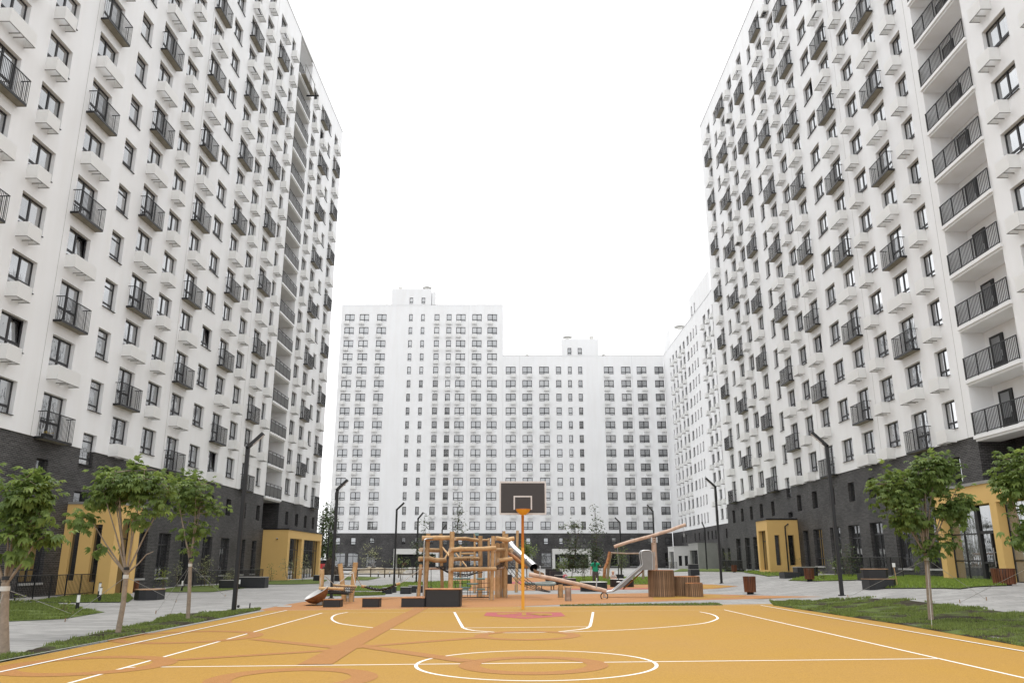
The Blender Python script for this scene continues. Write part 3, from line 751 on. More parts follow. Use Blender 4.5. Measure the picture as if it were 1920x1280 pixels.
def block(name, label, loc, rz, x0, x1, zb, zroof, zg, floors, cols, brick_cols, sgn, depth=16.0, ztop=None, wz=(0.67, 2.19), seams=(), log=None, far=False):
    """cols: dicts a,b (local x), kind (win/alt/stair/narrow/single), bask, par"""
    root = thing(name, label, "apartment building", loc, rz)
    wc = []; bc = []
    for c in cols:
        a, b = c['a'], c['b']; ops = []
        nf = c.get('floors', floors)
        for k in range(nf):
            zf = zb + FH * k
            if c['kind'] == 'alt' and k % 2 == c['par']: ops.append((zf - 0.0 + 0.005, zf + wz[1]))
            elif c['kind'] == 'stair': ops.append((zf - .78 + (FH if not c.get('low') else 0) - (FH if c.get('low') else 0) + (0 if c.get('low') else -FH), zf + .86 + (0 if c.get('low') else 0)))
            else: ops.append((zf + wz[0], zf + wz[1]))
        if c['kind'] == 'stair':
            ops = [(zb + FH * k - .78, zb + FH * k + .85) for k in range(nf)]
            bc.append((a, b, [(zb - .78, zb + .001)]))
        wc.append((a, b, ops))
        for k, (za, z2) in enumerate(ops):
            w = b - a; h = z2 - za
            kd = 'far' if far else ('door' if c['kind'] == 'alt' and k % 2 == c['par'] else {'alt': 'wide', 'win': 'wide', 'narrow': 'narrow', 'single': 'narrow', 'stair': 'stair'}[c['kind']])
            o = add_window(root, a, za, w, h, kd)
            zf = zb + FH * k
            if kd == 'door': balcony(root, a - .2, b + .22, zf)
            elif c['kind'] == 'alt' and k % 2 != c['par']: basket(root, a, w, zf)
            if c.get('bask') and k >= c.get('bmin', 1):
                bw = min(1.03, w)
                basket(root, a if c['bask'] == 'l' else b - bw, bw, zf)
            if (k, 0) in c.get('dark', ()):
                p = [ch for ch in CHN(o)][0]; p.material_slots[0].link = 'OBJECT'; p.material_slots[0].material = OPENING
    if log: lgd = log[2] if len(log) > 2 else 1.2; wc.append((log[0], log[1], [(zb, zroof)], lgd))
    w = MB(); facade(w, x0, x1, zb, zroof, wc, 0.27, STUCCO)
    shell(w, x0, x1, zb, zroof - .4, depth, STUCCO, top=True)
    w.quad((x0, 0.06, zb), (x1, .06, zb), (x1, 0, zb), (x0, 0, zb), STUCCO)
    if log: w.quad((log[0], lgd, zb), (log[1], lgd, zb), (log[1], lgd, zroof), (log[0], lgd, zroof), STUCCO)
    w.build("plaster_wall", root)
    br = MB()
    for c in brick_cols: bc.append(c[:3] if len(c) == 3 else c)
    bcl = [(c[0], c[1], c[2]) + ((c[3],) if len(c) > 3 else ()) for c in bc]
    merged = {}
    for c in bcl:
        merged.setdefault((round(c[0], 3), round(c[1], 3)), [[], None]); merged[(round(c[0], 3), round(c[1], 3))][0] += c[2]
        if len(c) > 3: merged[(round(c[0], 3), round(c[1], 3))][1] = c[3]
    lst = [(k[0], k[1], v[0], v[1]) for k, v in merged.items()]
    if log: lst.append((log[0], log[1], [(4.35, zb)], 1.9))
    zm = 3.7 if zb < 7.3 else 4.3
    if zg < 0:                                # tall ground floor windows and small upper ones sit in two bands of brickwork
        lo = [(a, b, [o for o in ops if o[0] + o[1] < 2 * zm], d) for a, b, ops, d in lst]; hi = [(a, b, [o for o in ops if o[0] + o[1] >= 2 * zm], d) for a, b, ops, d in lst]
        facade(br, x0, x1, zg, zm, [c for c in lo if c[2]], 0.26, BRICK, y=0.05); facade(br, x0, x1, zm, zb, [c for c in hi if c[2]], 0.26, BRICK, y=0.05)
    else: facade(br, x0, x1, zg, zb, lst, 0.26, BRICK, y=0.05)
    if log: br.quad((log[0], 1.95, 4.3), (log[1], 1.95, 4.3), (log[1], 1.95, zb), (log[0], 1.95, zb), BRICK)
    shell(br, x0, x1, zg, zb, depth, BRICK, y=0.05, top=False)
    br.build("brick_base", root)
    for c in brick_cols:
        for za, z2 in c[2]:
            kd = 'tall' if z2 - za > 2 else ('far' if far and c[1] - c[0] > .8 else 'slot')
            add_window(root, c[0], za, c[1] - c[0], z2 - za, kd, rec=0.2, y=0.05)
    cap = MB(); cap.box(x0 - .03, x1 + .03, -.035, .35, zroof, zroof + .06, BRKT); cap.build("parapet_cap", root)
    for s in seams:
        q = MB(); q.box(s - .012, s + .012, -.006, .004, zb, zroof, SEAM); q.build("expansion_joint", root)
    return root
def CHN(o): return [c for c in PENDING_CHILDREN(o)]
def PENDING_CHILDREN(o): return [c for c in bpy.data.objects if c.parent is o]

def W(a, b, **k): d = dict(a=a, b=b, kind='win'); d.update(k); return d
TH = 0.013
ZL = 7.15
LC = [W(26.0, 27.9, bask='l'), W(29.9, 31.8, kind='alt', par=1), W(33.45, 35.35, bask='l'), W(37.42, 39.40, kind='alt', par=0), W(41.36, 42.72, kind='stair', low=1), W(44.08, 45.97, kind='alt', par=1),
      W(47.70, 49.58, bask='l'), W(51.13, 53.00, kind='alt', par=0), W(54.76, 56.61), W(58.25, 60.07, kind='alt', par=1), W(61.90, 63.68, bask='l'), W(65.42, 67.20, kind='alt', par=0),
      W(69.05, 70.20, kind='narrow', bask='l'), W(77.75, 79.50, bask='l'), W(81.20, 82.95, kind='alt', par=1), W(84.67, 85.95, kind='narrow'), W(87.65, 89.30, kind='alt', par=0)]
def tall(a, b, z0=.56, z1=3.28): return (a, b, [(z0, z1)])
def slot(a, b, z0=4.97, z1=6.22): return (a, b, [(z0, z1)])
def mix2(a, b, lo, hi): return (a, b, lo + hi)
LB = [tall(37.8, 39.6), tall(48.9, 50.2), tall(51.7, 53.5), (55.2, 56.95, [(.06, 3.28)]), tall(58.88, 60.70), tall(62.4, 64.2), tall(66.72, 67.95), tall(69.6, 70.8),
      slot(37.75, 38.7), slot(45.3, 46.3), slot(51.9, 52.9), slot(55.5, 56.5), slot(59.2, 60.2), slot(62.8, 63.8), slot(66.35, 67.4), slot(70.05, 71.0), slot(78.75, 79.7), slot(82.2, 83.25), slot(85.6, 86.6), slot(88.8, 89.8), (41.36, 42.72, [(4.0, 5.0)])]
left = block("apartment_building", "white tower with slim black balconies, a railed loggia bay and two ochre porches", (-22.8, 0, 0), math.pi / 2 - TH, 20.0, 91.3, ZL, 54.3, -.7, 16,
             LC, LB, 1, seams=(36.9, 50.8, 64.4), log=(71.75, 76.5, 2.0))
ZR = 7.65
def RW(a, b, **k): return W(-a, -b, **k)
RC = [RW(27.9, 26.0, bask='l'), RW(31.0, 29.1, bask='l'), RW(34.42, 32.50, bask='l'), RW(43.14, 41.80, kind='narrow', bask='l', bmin=0), RW(46.67, 44.78, kind='alt', par=0), RW(50.17, 48.33, bask='l', bmin=0), RW(53.68, 51.86, kind='alt', par=1),
      RW(57.12, 55.26), RW(60.55, 58.78, kind='alt', par=0), RW(63.90, 62.13, bask='l', bmin=0), RW(67.37, 65.65, kind='alt', par=1), RW(70.07, 68.95, kind='stair', low=1), RW(73.78, 72.12, kind='alt', par=0),
      RW(77.70, 75.98, bask='l', bmin=0), RW(81.10, 79.45, kind='alt', par=1), RW(84.05, 82.95, kind='narrow'), RW(87.40, 85.87, kind='alt', par=0)]
UPR = [(5.53, 6.85)]
RB = [(-a, -b, UPR) for a, b in [(88.2, 87.2), (84.9, 83.9), (81.55, 80.6), (78.2, 77.2), (74.6, 73.7), (67.65, 66.6), (64.1, 63.0), (60.55, 59.5), (57.0, 55.9), (53.65, 52.65), (50.2, 49.2), (43.07, 42.18)]]
RB += [(-a, -b, [z]) for a, b, z in [(70.07, 68.95, (5.15, 5.6)), (64.6, 62.75, (1.2, 3.97)), (61.1, 59.2, (1.13, 3.97)), (57.7, 55.8, (.62, 3.97)), (54.15, 52.26, (1.1, 3.98)), (50.6, 48.8, (1.14, 3.98)), (46.75, 45.2, (1.14, 3.98)),
      (87.6, 85.8, (.8, 3.88)), (84.2, 82.4, (.8, 3.88)), (81.2, 79.2, (.8, 3.88)), (77.2, 75.6, (.8, 3.88)), (73.8, 72.3, (.8, 3.88)), (66.9, 65.7, (1.0, 3.95))]]
right = block("apartment_building", "white tower with black balconies and stacked loggias beside a large glazed ochre porch", (23.252, 0, 0), -math.pi / 2 - 0.0057, -90.3, -20.0, ZR, 54.45, -.5, 16,
              RC, RB, -1, seams=(-41.0, -51.0, -61.3), log=(-40.3, -35.7))
def loggias(root, x0, x1, zb, zroof, panel, door_x=None, dp=1.2):
    w = x1 - x0
    for k in range(0, 16):
        zf = zb + FH * k
        s = MB(); s.box(x0 - .06, x1 + .06, -.12, dp - .01, zf - .18, zf, STUCCO); s.box(x0 + .002, x1 - .002, -.03, dp - .01, zf - .30, zf - .18, STUCCO if not panel else PALE)
        o = s.build("loggia_slab", root)
        r = MB(); zt = zf + 1.12
        if panel:
            for i in range(5): xx = x0 + .04 + (w - .08) * i / 4; r.box(xx - .025, xx + .025, -.09, -.05, zf, zt, BLACK)
            r.box(x0, x1, -.095, -.045, zt, zt + .04, BLACK); r.box(x0, x1, -.09, -.05, zf + .08, zf + .12, BLACK); r.box(x0, x1, -.09, -.05, zt - .22, zt - .18, BLACK)
            for i in range(4):
                a = x0 + .04 + (w - .08) * i / 4 + .03; b = x0 + .04 + (w - .08) * (i + 1) / 4 - .03; r.box(a, b, -.08, -.07, zf + .12, zt - .22, GREYPANEL)
        else:
            n = int(w / .125)
            for i in range(n + 1):
                xx = x0 + .03 + (w - .06) * i / n; g = .024 if i % 9 == 0 else .012; r.box(xx - g, xx + g, -.09, -.09 + 2 * g, zf + (0 if g > .02 else .08), zt, BLACK)
            r.box(x0, x1, -.10, -.05, zt, zt + .04, BLACK); r.box(x0, x1, -.095, -.055, zf + .06, zf + .10, BLACK)
        r.build("loggia_railing", root)
        d = MB(); dx = door_x; d.box(dx, dx + 1.13, dp - .08, dp - .002, zf + .02, zf + 2.13, BLACK)
        do = d.build("loggia_door", root)
        g = MB(); g.box(dx + .2, dx + .93, dp - .10, dp - .08, zf + .75, zf + 2.0, GLASS_DARK); g.build("pane", do)
        hnd = MB(); hnd.box(dx + .98, dx + 1.01, dp - .15, dp - .08, zf + .95, zf + 1.25, STEEL); hnd.build("handle", do)
loggias(right, -40.3, -35.7, ZR, 54.45, False, -39.76)
loggias(left, 71.75, 76.5, ZL, 54.3, True, 73.6, 2.0)
mbx = MB(); mbx.box(72.2, 76.0, -.55, .6, ZL + FH * 15 + .02, ZL + FH * 15 + .10, CONC)
for xx in (72.3, 74.1, 75.9): mbx.box(xx - .03, xx + .03, -.55, -.49, ZL + FH * 15 + .10, ZL + FH * 15 + 1.3, BRKT)
mbx.box(72.2, 76.0, -.55, -.50, ZL + FH * 15 + 1.2, ZL + FH * 15 + 1.25, BRKT); mbx.tube([(74.3, -.2, ZL + FH * 14.6), (74.3, -1.5, ZL + FH * 14.6)], .09, BLACK)
mbx.build("work_platform", left)

# building across the end of the yard: tall and lower sections
YC = 161.5
zc = 7.0
def cw(a, b, k='l', **kw): return W(a, b, bask=k, **kw)
CA = [cw(-35.25, -33.24), cw(-32.17, -30.18), cw(-28.49, -26.50), W(-21.74, -20.98, kind='narrow'), W(-19.20, -18.44, kind='narrow'), cw(-16.36, -15.31, kind='narrow'), cw(-13.79, -12.77, kind='narrow'), cw(-11.75, -9.80), cw(-8.38, -6.39), cw(-5.16, -3.15)]
def cpx(u0, v0, u1, v1): a = at(u0, v0, YC); b = at(u1, v1, YC); return (a[0], b[0], [(b[2], a[2])])
CAB = [cpx(628.6, 1007, 637.3, 1020), cpx(657.5, 1007, 666.6, 1020), cpx(692.7, 1007, 702, 1017.5), cpx(753, 1007, 759.7, 1020), cpx(777.5, 1007, 784, 1020), cpx(805, 1007, 812, 1020), cpx(830, 1007, 838, 1020), cpx(858, 1007, 867, 1020), cpx(888, 1007, 896, 1020), cpx(915, 1007, 923, 1020)]
CTALL = [(628, 646), (652, 670), (686.6, 704.8), (850, 868), (880, 898), (915, 932)]
ctall_a = [cpx(u0, 1036, u1, 1060.5) for u0, u1 in CTALL]
# stack openings that share a column
def weave(lst):
    out = []
    for c in sorted(lst, key=lambda c: c[0]):
        if out and c[0] < out[-1][1]: continue
        out.append(c)
    return out
def two_rows(root, rows, yoff=0.05):
    pass
# small upper windows and tall lower ones overlap in x: the wall is built as an upper and a lower band
def band_block(label, loc, rz, x0, x1, zb, zroof, zg, floors, cols, up, low, zmid, seams=(), depth=16):
    root = block("apartment_building", label, loc, rz, x0, x1, zb, zroof, zmid, floors, cols, weave(up), 1, depth=depth, wz=(0.72, 2.25), seams=seams, far=True)
    br = MB(); facade(br, x0, x1, zg, zmid, weave(low), .26, BRICK, y=.05); shell(br, x0, x1, zg, zmid, depth, BRICK, y=.05, top=False); br.build("brick_base", root)
    for c in weave(low):
        for za, z2 in c[2]: add_window(root, c[0], za, c[1] - c[0], z2 - za, 'tall', y=.05)
    return root
ZM = 4.4
ca = band_block("taller white section of the end building with roof turret and blank wall strip", (0, YC, 0), 0, -36.05, -1.9, zc, 54.0, -.7, 16, CA,
                CAB, ctall_a, ZM, seams=(-9.1,))
CB = [cw(-1.29, .75, 'r'), cw(2.14, 4.13, 'r'), cw(5.63, 7.64, 'r'), W(9.11, 10.18, kind='narrow'), W(11.58, 12.38, kind='narrow'), W(13.72, 14.56, kind='narrow'), cw(19.04, 21.03, 'l'), cw(22.58, 24.57, 'r'), cw(25.86, 27.87, 'r'), cw(29.55, 31.4, 'r')]
CBB = [cpx(986, 1007.5, 995, 1019.5), cpx(1019, 1007.5, 1028.3, 1019.5), cpx(1048, 1007.5, 1056, 1019.5), cpx(1071, 1007.5, 1078, 1019.5), cpx(1093, 1007.5, 1099.6, 1019.5), cpx(1146.5, 1007, 1156, 1020), cpx(1181, 1007, 1190, 1020), cpx(1214, 1007, 1223, 1020), cpx(1247, 1007, 1257, 1020), cpx(955, 1007, 964, 1020)]
CBT = [cpx(u0, 1036, u1, 1061) for u0, u1 in [(952, 970), (982, 1000), (1014.6, 1033.7), (1145, 1160), (1180, 1198), (1212, 1226), (1247, 1257)]]
cb = band_block("lower white section of the end building with grey framed entrance behind the birches", (0, YC, 0), 0, -1.88, 31.5, zc, 42.9, -.7, 12, CB, CBB, CBT, ZM, seams=(1.6, 24.9))
FR = [W(-a, -b, **k) for a, b, k in [(154.9, 154.0, dict(kind='narrow')), (152.4, 151.0, dict(bask='r')), (149.2, 147.9, dict(bask='r')), (145.6, 144.1, dict(bask='r')), (142.6, 141.0, dict(bask='r')), (139.1, 137.6, {}),
      (136.2, 135.2, dict(kind='narrow')), (134.0, 133.2, dict(kind='narrow')), (131.9, 131.0, dict(kind='narrow')), (126.5, 124.7, dict(bask='l')), (123.2, 121.7, dict(bask='l')), (120.2, 118.7, dict(bask='l')), (116.4, 114.6, dict(bask='l'))]]
FRU = [(-a, -b, [(5.0, 6.3)]) for a, b in [(149.5, 148.6), (142.2, 141.3), (138.9, 138.0), (135.4, 134.4), (132.6, 131.7), (130.0, 129.1), (127.6, 126.8), (121.3, 120.4), (117.8, 117.0), (114.6, 113.8), (152.8, 152.0)]]
FRL = [(-a, -b, [(.9, 3.5)]) for a, b in [(154.5, 153.0), (120.9, 119.4), (117.6, 116.2), (114.0, 112.6), (124.2, 122.8)]]
fr = band_block("white wing closing the yard corner beyond the right tower, with two grey concrete porches", (31.5, 0, 0), -math.pi / 2, -161.4, -96.0, zc, 42.9, -.7, 12, FR, FRU, FRL, ZM)
# roof turrets, flush with the front
def turret(root, x0, x1, z0, z1, cols, zw):
    t = MB(); facade(t, x0, x1, z0 - .03, z1, [(a, b, [zw]) for a, b in cols], .27, STUCCO, y=-.045); shell(t, x0, x1, z0 - .03, z1, 7, STUCCO, y=-.045)
    o = t.build("roof_turret", root)
    for a, b in cols: add_window(root, a, zw[0], b - a, zw[1] - zw[0], 'far', y=-.045)
turret(ca, -25.6, -17.2, 54.0, 57.6, [(-21.74, -20.98), (-19.20, -18.44)], (53.6 + .75, 53.6 + 2.05))
t = MB(); t.box(-17.1, -16.3, .8, 6, 54.1, 57.2, STUCCO); t.build("roof_turret", ca)
turret(cb, 10.3, 18.1, 42.9, 46.5, [(11.58, 12.38), (13.72, 14.56)], (43.2, 44.6))
turret(fr, -160.4, -153.5, 42.9, 46.3, [], (43, 44)); turret(fr, -135.2, -120.5, 42.9, 46.6, [(-134.0, -133.2), (-131.9, -131.1)], (43.1, 44.7))
def vent(root, x, y, z, r=.55, mush=True):
    v = MB()
    if mush:
        v.lathe([(r * .6, 0), (r * .6, .35), (r * .42, .4), (r * .42, 1.0), (r * .5, 1.0)], PALE, 14, (x, y, z)); v.lathe([(0.01, 1.38), (r * .6, 1.32), (r * 1.15, 1.1), (r * 1.1, 1.02), (r * .4, 1.0)], BRKT, 16, (x, y, z))
    else:
        v.box(x - r, x + r, y - r, y + r, z, z + .5, PALE); v.lathe([(r * .55, .5), (r * .55, 1.0), (r * .8, 1.05), (r * .3, 1.4), (.01, 1.45)], PALE, 12, (x, y, z))
    v.build("roof_vent", root)
vent(ca, -18.4, 2.5, 57.6, .9); vent(ca, -24.1, 2.5, 57.6, .6, False); vent(ca, -27.0, 3, 53.7, .6, False); vent(cb, 11.8, 2.5, 46.5, .9); vent(cb, 16.9, 2.5, 46.5, .8, False); vent(cb, 19.4, 2, 42.5, .6, False); vent(cb, 3.2, 2, 42.5, .5, False)
vent(fr, -155.5, 2.5, 46.3, 1.0); vent(fr, -129.5, 1.5, 46.6, .9, False); vent(fr, -132.4, 4.0, 46.6, .9)

# porches ------------------------------------------------------------------
def slots_face(mb, pts): pass
def porch(root, x0, x1, d, z0, z1, m, near_is_x0, end_slots, front_open, label=None, capm=BRKT, pillars=()):
    """porch box standing out by d from the wall; the end that faces the camera carries slot windows, the front a recessed doorway"""
    p = MB(); xe = x0 if near_is_x0 else x1
    t = .35
    # front wall y=-d with openings
    facade(p, x0, x1, z0, z1, [(a, b, [(za, zb_)]) for a, b, za, zb_ in front_open], t, m, y=-d)
    # end wall facing the camera with slots: built as strips along y
    ysl = sorted(end_slots); y = -d
    def e(ya, yb, za, zb_):
        if yb - ya < 1e-4: return
        if near_is_x0: p.quad((xe, yb, za), (xe, ya, za), (xe, ya, zb_), (xe, yb, zb_), m)
        else: p.quad((xe, ya, za), (xe, yb, za), (xe, yb, zb_), (xe, ya, zb_), m)
    s = 1 if near_is_x0 else -1
    for ya, yb, za, zb_ in ysl:
        e(y, ya, z0, z1); e(ya, yb, z0, za); e(ya, yb, zb_, z1)
        xi = xe + s * .28
        p.quad((xe, ya, za), (xi, ya, za), (xi, ya, zb_), (xe, ya, zb_), m); p.quad((xi, yb, za), (xe, yb, za), (xe, yb, zb_), (xi, yb, zb_), m)
        p.quad((xe, ya, zb_), (xi, ya, zb_), (xi, yb, zb_), (xe, yb, zb_), m); p.quad((xe, ya, za), (xe, yb, za), (xi, yb, za), (xi, ya, za), m)
        y = yb
    e(y, .05, z0, z1)
    xo = x1 if near_is_x0 else x0
    p.quad((xo, -d, z0), (xo, .05, z0), (xo, .05, z1), (xo, -d, z1), m)
    p.quad((x0, -d, z1), (x1, -d, z1), (x1, .05, z1), (x0, .05, z1), m)
    o = p.build("entrance_porch", root)
    c = MB(); c.box(x0 - .05, x1 + .05, -d - .05, .04, z1, z1 + .12, capm); c.build("porch_cap", o)
    for ya, yb, za, zb_ in ysl:
        g = MB(); xi = xe + s * .2
        g.box(min(xi, xi + s * .05), max(xi, xi + s * .05), ya + .002, yb - .002, za + .002, zb_ - .002, GLASS_DARK); g.build("slot_window", o)
    for a, b, za, zb_ in front_open:
        g = MB(); g.box(a, b, -d + t, -d + t + .05, za, zb_, GLASS_DARK)
        n = max(1, int((b - a) / .9))
        for i in range(n + 1): xx = a + (b - a) * i / n; g.box(max(a, xx - .035), min(b, xx + .035), -d + t - .03, -d + t, za, zb_, BLACK)
        g.box(a, b, -d + t - .029, -d + t - .001, za + .72 * (zb_ - za), za + .72 * (zb_ - za) + .07, BLACK)
        g.build("glazed_door", o)
    return o
porch(left, 40.95, 43.6, 2.5, -.25, 4.3, YELLOW, True, [(-1.85, -1.42, .55, 3.3), (-.75, -.32, .62, 3.3)], [(41.7, 43.05, -.02, 3.65)])
o = porch(left, 72.35, 84.5, 2.2, -.2, 4.25, YELLOW, True, [], [(73.0, 76.9, .02, 3.55), (77.7, 83.9, .02, 3.55)], capm=BLACK)
c = MB(); c.box(72.2, 72.34, -1.3, -1.2, 3.45, 3.55, WHITEP); c.tube([(72.3, -1.2, 3.5), (72.1, -1.35, 3.45)], .05, BLACK); c.build("security_camera", o)
o = porch(right, -71.1, -68.0, 2.5, .4, 4.88, YELLOW, False, [(-1.95, -1.55, 1.25, 3.65), (-.85, -.35, 1.25, 3.65)], [(-70.6, -68.6, .86, 4.05)], capm=BLACK)
c = MB(); c.tube([(-67.9, -.75, 4.55), (-67.9, -1.05, 4.35), (-67.9, -1.05, .8)], .055, BLACK); c.build("drainpipe", o)
# large glazed porch of the right tower
def big_porch(root):
    x0, x1, d, z0, z1 = -40.5, -29.5, 2.5, .35, 4.85
    p = MB()
    p.box(x0, x1, -d, -d + .5, 4.0, z1, YELLOW); p.box(x0, x1, -d + .5, .04, z1 - .3, z1 - .001, YELLOW)
    for a, b in ((x0, x0 + .5), (-35.75, -35.25), (-31.0, -30.5)): p.box(a, b, -d, -d + .5, z0, 4.0, YELLOW)
    p.box(x0, x0 + .3, -d + .5, .04, z0, 4.0, YELLOW); p.box(x1 - .3, x1, -d + .5, .04, z0, 4.0, YELLOW)
    o = p.build("entrance_porch", root)
    c = MB(); c.box(x0 - .05, x1 + .05, -d - .05, .03, z1, z1 + .13, BRKT); c.build("porch_cap", o)
    yg = -d + .42
    def glaz(a, b, nv, door=False):
        g = MB(); g.box(a, b, yg, yg + .03, z0 + .35, 3.995, GLASS_PORCH)
        f = MB()
        for i in range(nv + 1): xx = a + (b - a) * i / nv; f.box(xx - .03, xx + .03, yg - .04, yg - .001, z0 + .3, 3.995, BLACK)
        for zz in (z0 + .32, 1.55, 2.75): f.box(a, b, yg - .035, yg - .002, zz - .03, zz + .03, BLACK)
        g.build("glazing", o); f.build("glazing_frame", o)
    glaz(x0 + .5, -37.7, 2); glaz(-35.25, -31.0, 3)
    f = MB(); f.box(-37.7, -37.45, yg - .06, yg + .3, z0 + .3, 3.995, BLACK); f.box(-37.45, -35.75, yg - .05, yg + .2, 2.72, 2.85, BLACK); f.box(-35.9, -35.75, yg - .05, yg + .2, z0 + .3, 3.995, BLACK)
    f.box(-36.7, -36.6, yg - .05, yg + .2, z0 + .3, 2.72, BLACK); f.box(-37.45, -35.9, yg - .05, yg + .2, 1.42, 1.52, BLACK); f.box(-37.45, -35.9, yg - .05, yg + .2, z0 + .3, z0 + .42, BLACK)
    f.build("door_frame", o)
    g = MB(); g.box(-37.45, -35.9, yg + .02, yg + .05, z0 + .42, 3.99, GLASS_DARK); dd = g.build("door", o)
    h = MB(); h.tube([(-36.5, yg - .1, 1.3), (-36.5, yg - .1, 2.1)], .025, STEEL); h.tube([(-36.5, yg - .1, 1.5), (-36.5, yg, 1.5)], .015, STEEL); h.tube([(-36.5, yg - .1, 1.9), (-36.5, yg, 1.9)], .015, STEEL); h.build("handle", dd) if False else h.build("door_handle", o)
    n = MB(); n.box(-36.1, -35.95, yg - .065, yg - .052, 2.0, 2.22, WHITEP); n.build("notice", o)
big_porch(right)
# grey porches of the corner wing and framed entrances of the end building
def plain_porch(root, x0, x1, d, z0, z1, m, near0):
    return porch(root, x0, x1, d, z0, z1, m, near0, [(-d * .75, -d * .55, .9, 2.6), (-d * .4, -d * .2, .9, 2.6)] if m is PALE else [], [(x0 + .9, x1 - .5, .2, 3.3)], capm=m)
plain_porch(fr, -151.0, -145.4, 3.0, -.3, 4.1, PALE, False); plain_porch(fr, -133.4, -126.6, 3.0, -.3, 4.25, GREYC, False)
def framed(root, xa, xb, m, d=2.6):
    p = MB(); p.box(xa, xb, -d, -.01, 3.0, 4.0, m); p.box(xa, xa + .5, -d, -.01, -.2, 3.0, m); p.box(xb - .5, xb, -d, -.01, -.2, 3.0, m)
    o = p.build("entrance_porch", root); g = MB(); g.box(xa + .5, xb - .5, -.6, -.5, -.1, 3.0, BLACK); g.box(xa + 1.5, xa + 3, -.66, -.6, 0.0, 2.3, GLASS_DARK); g.build("entrance_door", o)
a = at(738, 1040, YC - 2.6)[0]; b = at(822, 1040, YC - 2.6)[0]; framed(ca, a, b, PALE)
a = at(1036, 1040, YC - 2.6)[0]; b = at(1109, 1040, YC - 2.6)[0]; framed(cb, a, b, PALE)

# air conditioners standing in four baskets of the right tower
def ac(Dx, k, label):
    zf = ZR + FH * k - .05; th = -math.pi / 2 - .0057
    t = thing("air_conditioner", label, "air conditioner", (0, 0, 0), 0, "air conditioners in baskets")
    a = MB(); a.box(0, .8, -.44, -.12, .03, .58, WHITEP); a.build("casing", t); g = MB(); g.lathe([(.2, 0), (.2, .02), (.17, .02), (.17, .01), (.02, .01)], FRAME, 16); q = g.build("fan_grille", t, (.45, -.44, .3)); q.rotation_euler = (math.pi / 2, 0, 0)
    u = MB(); u.box(.05, .75, -.42, -.14, .0, .03, FRAME); u.build("foot", t)
    M = right.matrix_world if False else Matrix.Translation((23.252, 0, 0)) @ Matrix.Rotation(th, 4, 'Z')
    t.matrix_world = M @ Matrix.Translation((-Dx + .08, 0, zf))
ac(77.7, 14, "air conditioner in the basket two floors under the roof edge of the right tower"); ac(63.9, 15, "air conditioner in the topmost small basket beside the right tower's first joint"); ac(77.7, 9, "air conditioner in a small basket in the middle floors of the right tower")
ac(77.7, 3, "air conditioner in a small basket near a low balcony of the right tower")

# ------------------------------------------------------------------ street furniture
def bw(m, name, root):
    return m.build(name, root, -Vector(root.location))
def lamp(label, base, elbow, tip, Y=None, w=0.125):
    if Y is None: x, y = G(*base)
    else: y = Y; x = at(elbow[0], elbow[1], Y)[0]
    e = at(elbow[0], elbow[1], y); t = at(tip[0], tip[1], y); z0 = T(x, y)
    r = thing("street_lamp", label, "street lamp", (x, y, z0), 0, "black angled street lamps")
    h = e[2] - z0; dx, dz = t[0] - x, t[2] - z0; hw = w / 2
    L = math.hypot(dx, dz - h); ux, uz = dx / L, (dz - h) / L
    p = MB(); p.bbox(-hw, hw, -hw, hw, -.05, h, BLACK, .012); p.box(-hw * 1.7, hw * 1.7, -hw * 1.7, hw * 1.7, -.05, .03, BLACK)
    p.build("pole", r)
    a = MB()
    def arm(s0, s1, n0, n1, y0, y1, m):
        pts = [(ux * s - uz * n, yy, h + uz * s + ux * n) for yy in (y0, y1) for s, n in ((s0, n0), (s1, n0), (s1, n1), (s0, n1))]
        if ux < 0: pts = [(ux * s + uz * n, yy, h + uz * s - ux * n) for yy in (y0, y1) for s, n in ((s0, n0), (s1, n0), (s1, n1), (s0, n1))]
        return pts
    fs = [(0, 3, 2, 1), (4, 5, 6, 7), (0, 1, 5, 4), (1, 2, 6, 5), (2, 3, 7, 6), (3, 0, 4, 7)]
    a.add(arm(-hw * .9, L, -hw * .9, hw * .9, -hw, hw, BLACK), fs, BLACK); a.build("arm", r)
    g = MB(); g.add(arm(L * .25, L * .95, -hw * .9 - .015, -hw * .9, -hw * .7, hw * .7, LAMPG), fs, LAMPG); g.build("light_strip", r)
    return r
lamp("tall black lamp at the court corner beside the young trees on the grass verge", (438, 1146), (462, 838), (494, 812))
lamp("black lamp rising behind the hammock with three wooden posts", (621, 1121), (632, 917), (652, 899))
lamp("black lamp on the path between hammock and climbing frame", None, (744, 955), (758, 942), 57)
lamp("black lamp behind the climbing frame, close to a thin birch", None, (784, 972), (794, 960), 66)
lamp("small distant black lamp above the climbing frame, in front of the end building", None, (829, 993), (837, 983), 95, .13)
lamp("distant black lamp beside the gap between left tower and end building", None, (617, 993), (621, 984), 95, .13)
lamp("tallest black lamp on the paved path, near the wooden litter bins and dark brick wall", (1579, 1116), (1550, 835), (1521, 810))
lamp("black lamp on the pavement behind the wooden barrels", (1353, 1093), (1342, 912), (1323, 896))
lamp("black lamp crossed by the high hanging log", None, (1224, 958), (1213, 946), 72)
lamp("black lamp left of the steel slide, behind the swing frame", None, (1162, 979), (1153, 970), 82, .14)
lamp("thin far lamp between the two birches", None, (1078, 990), (1074, 980), 110, .13)
lamp("far lamp in front of the grey concrete porch", None, (1321, 990), (1316, 978), 92, .13)
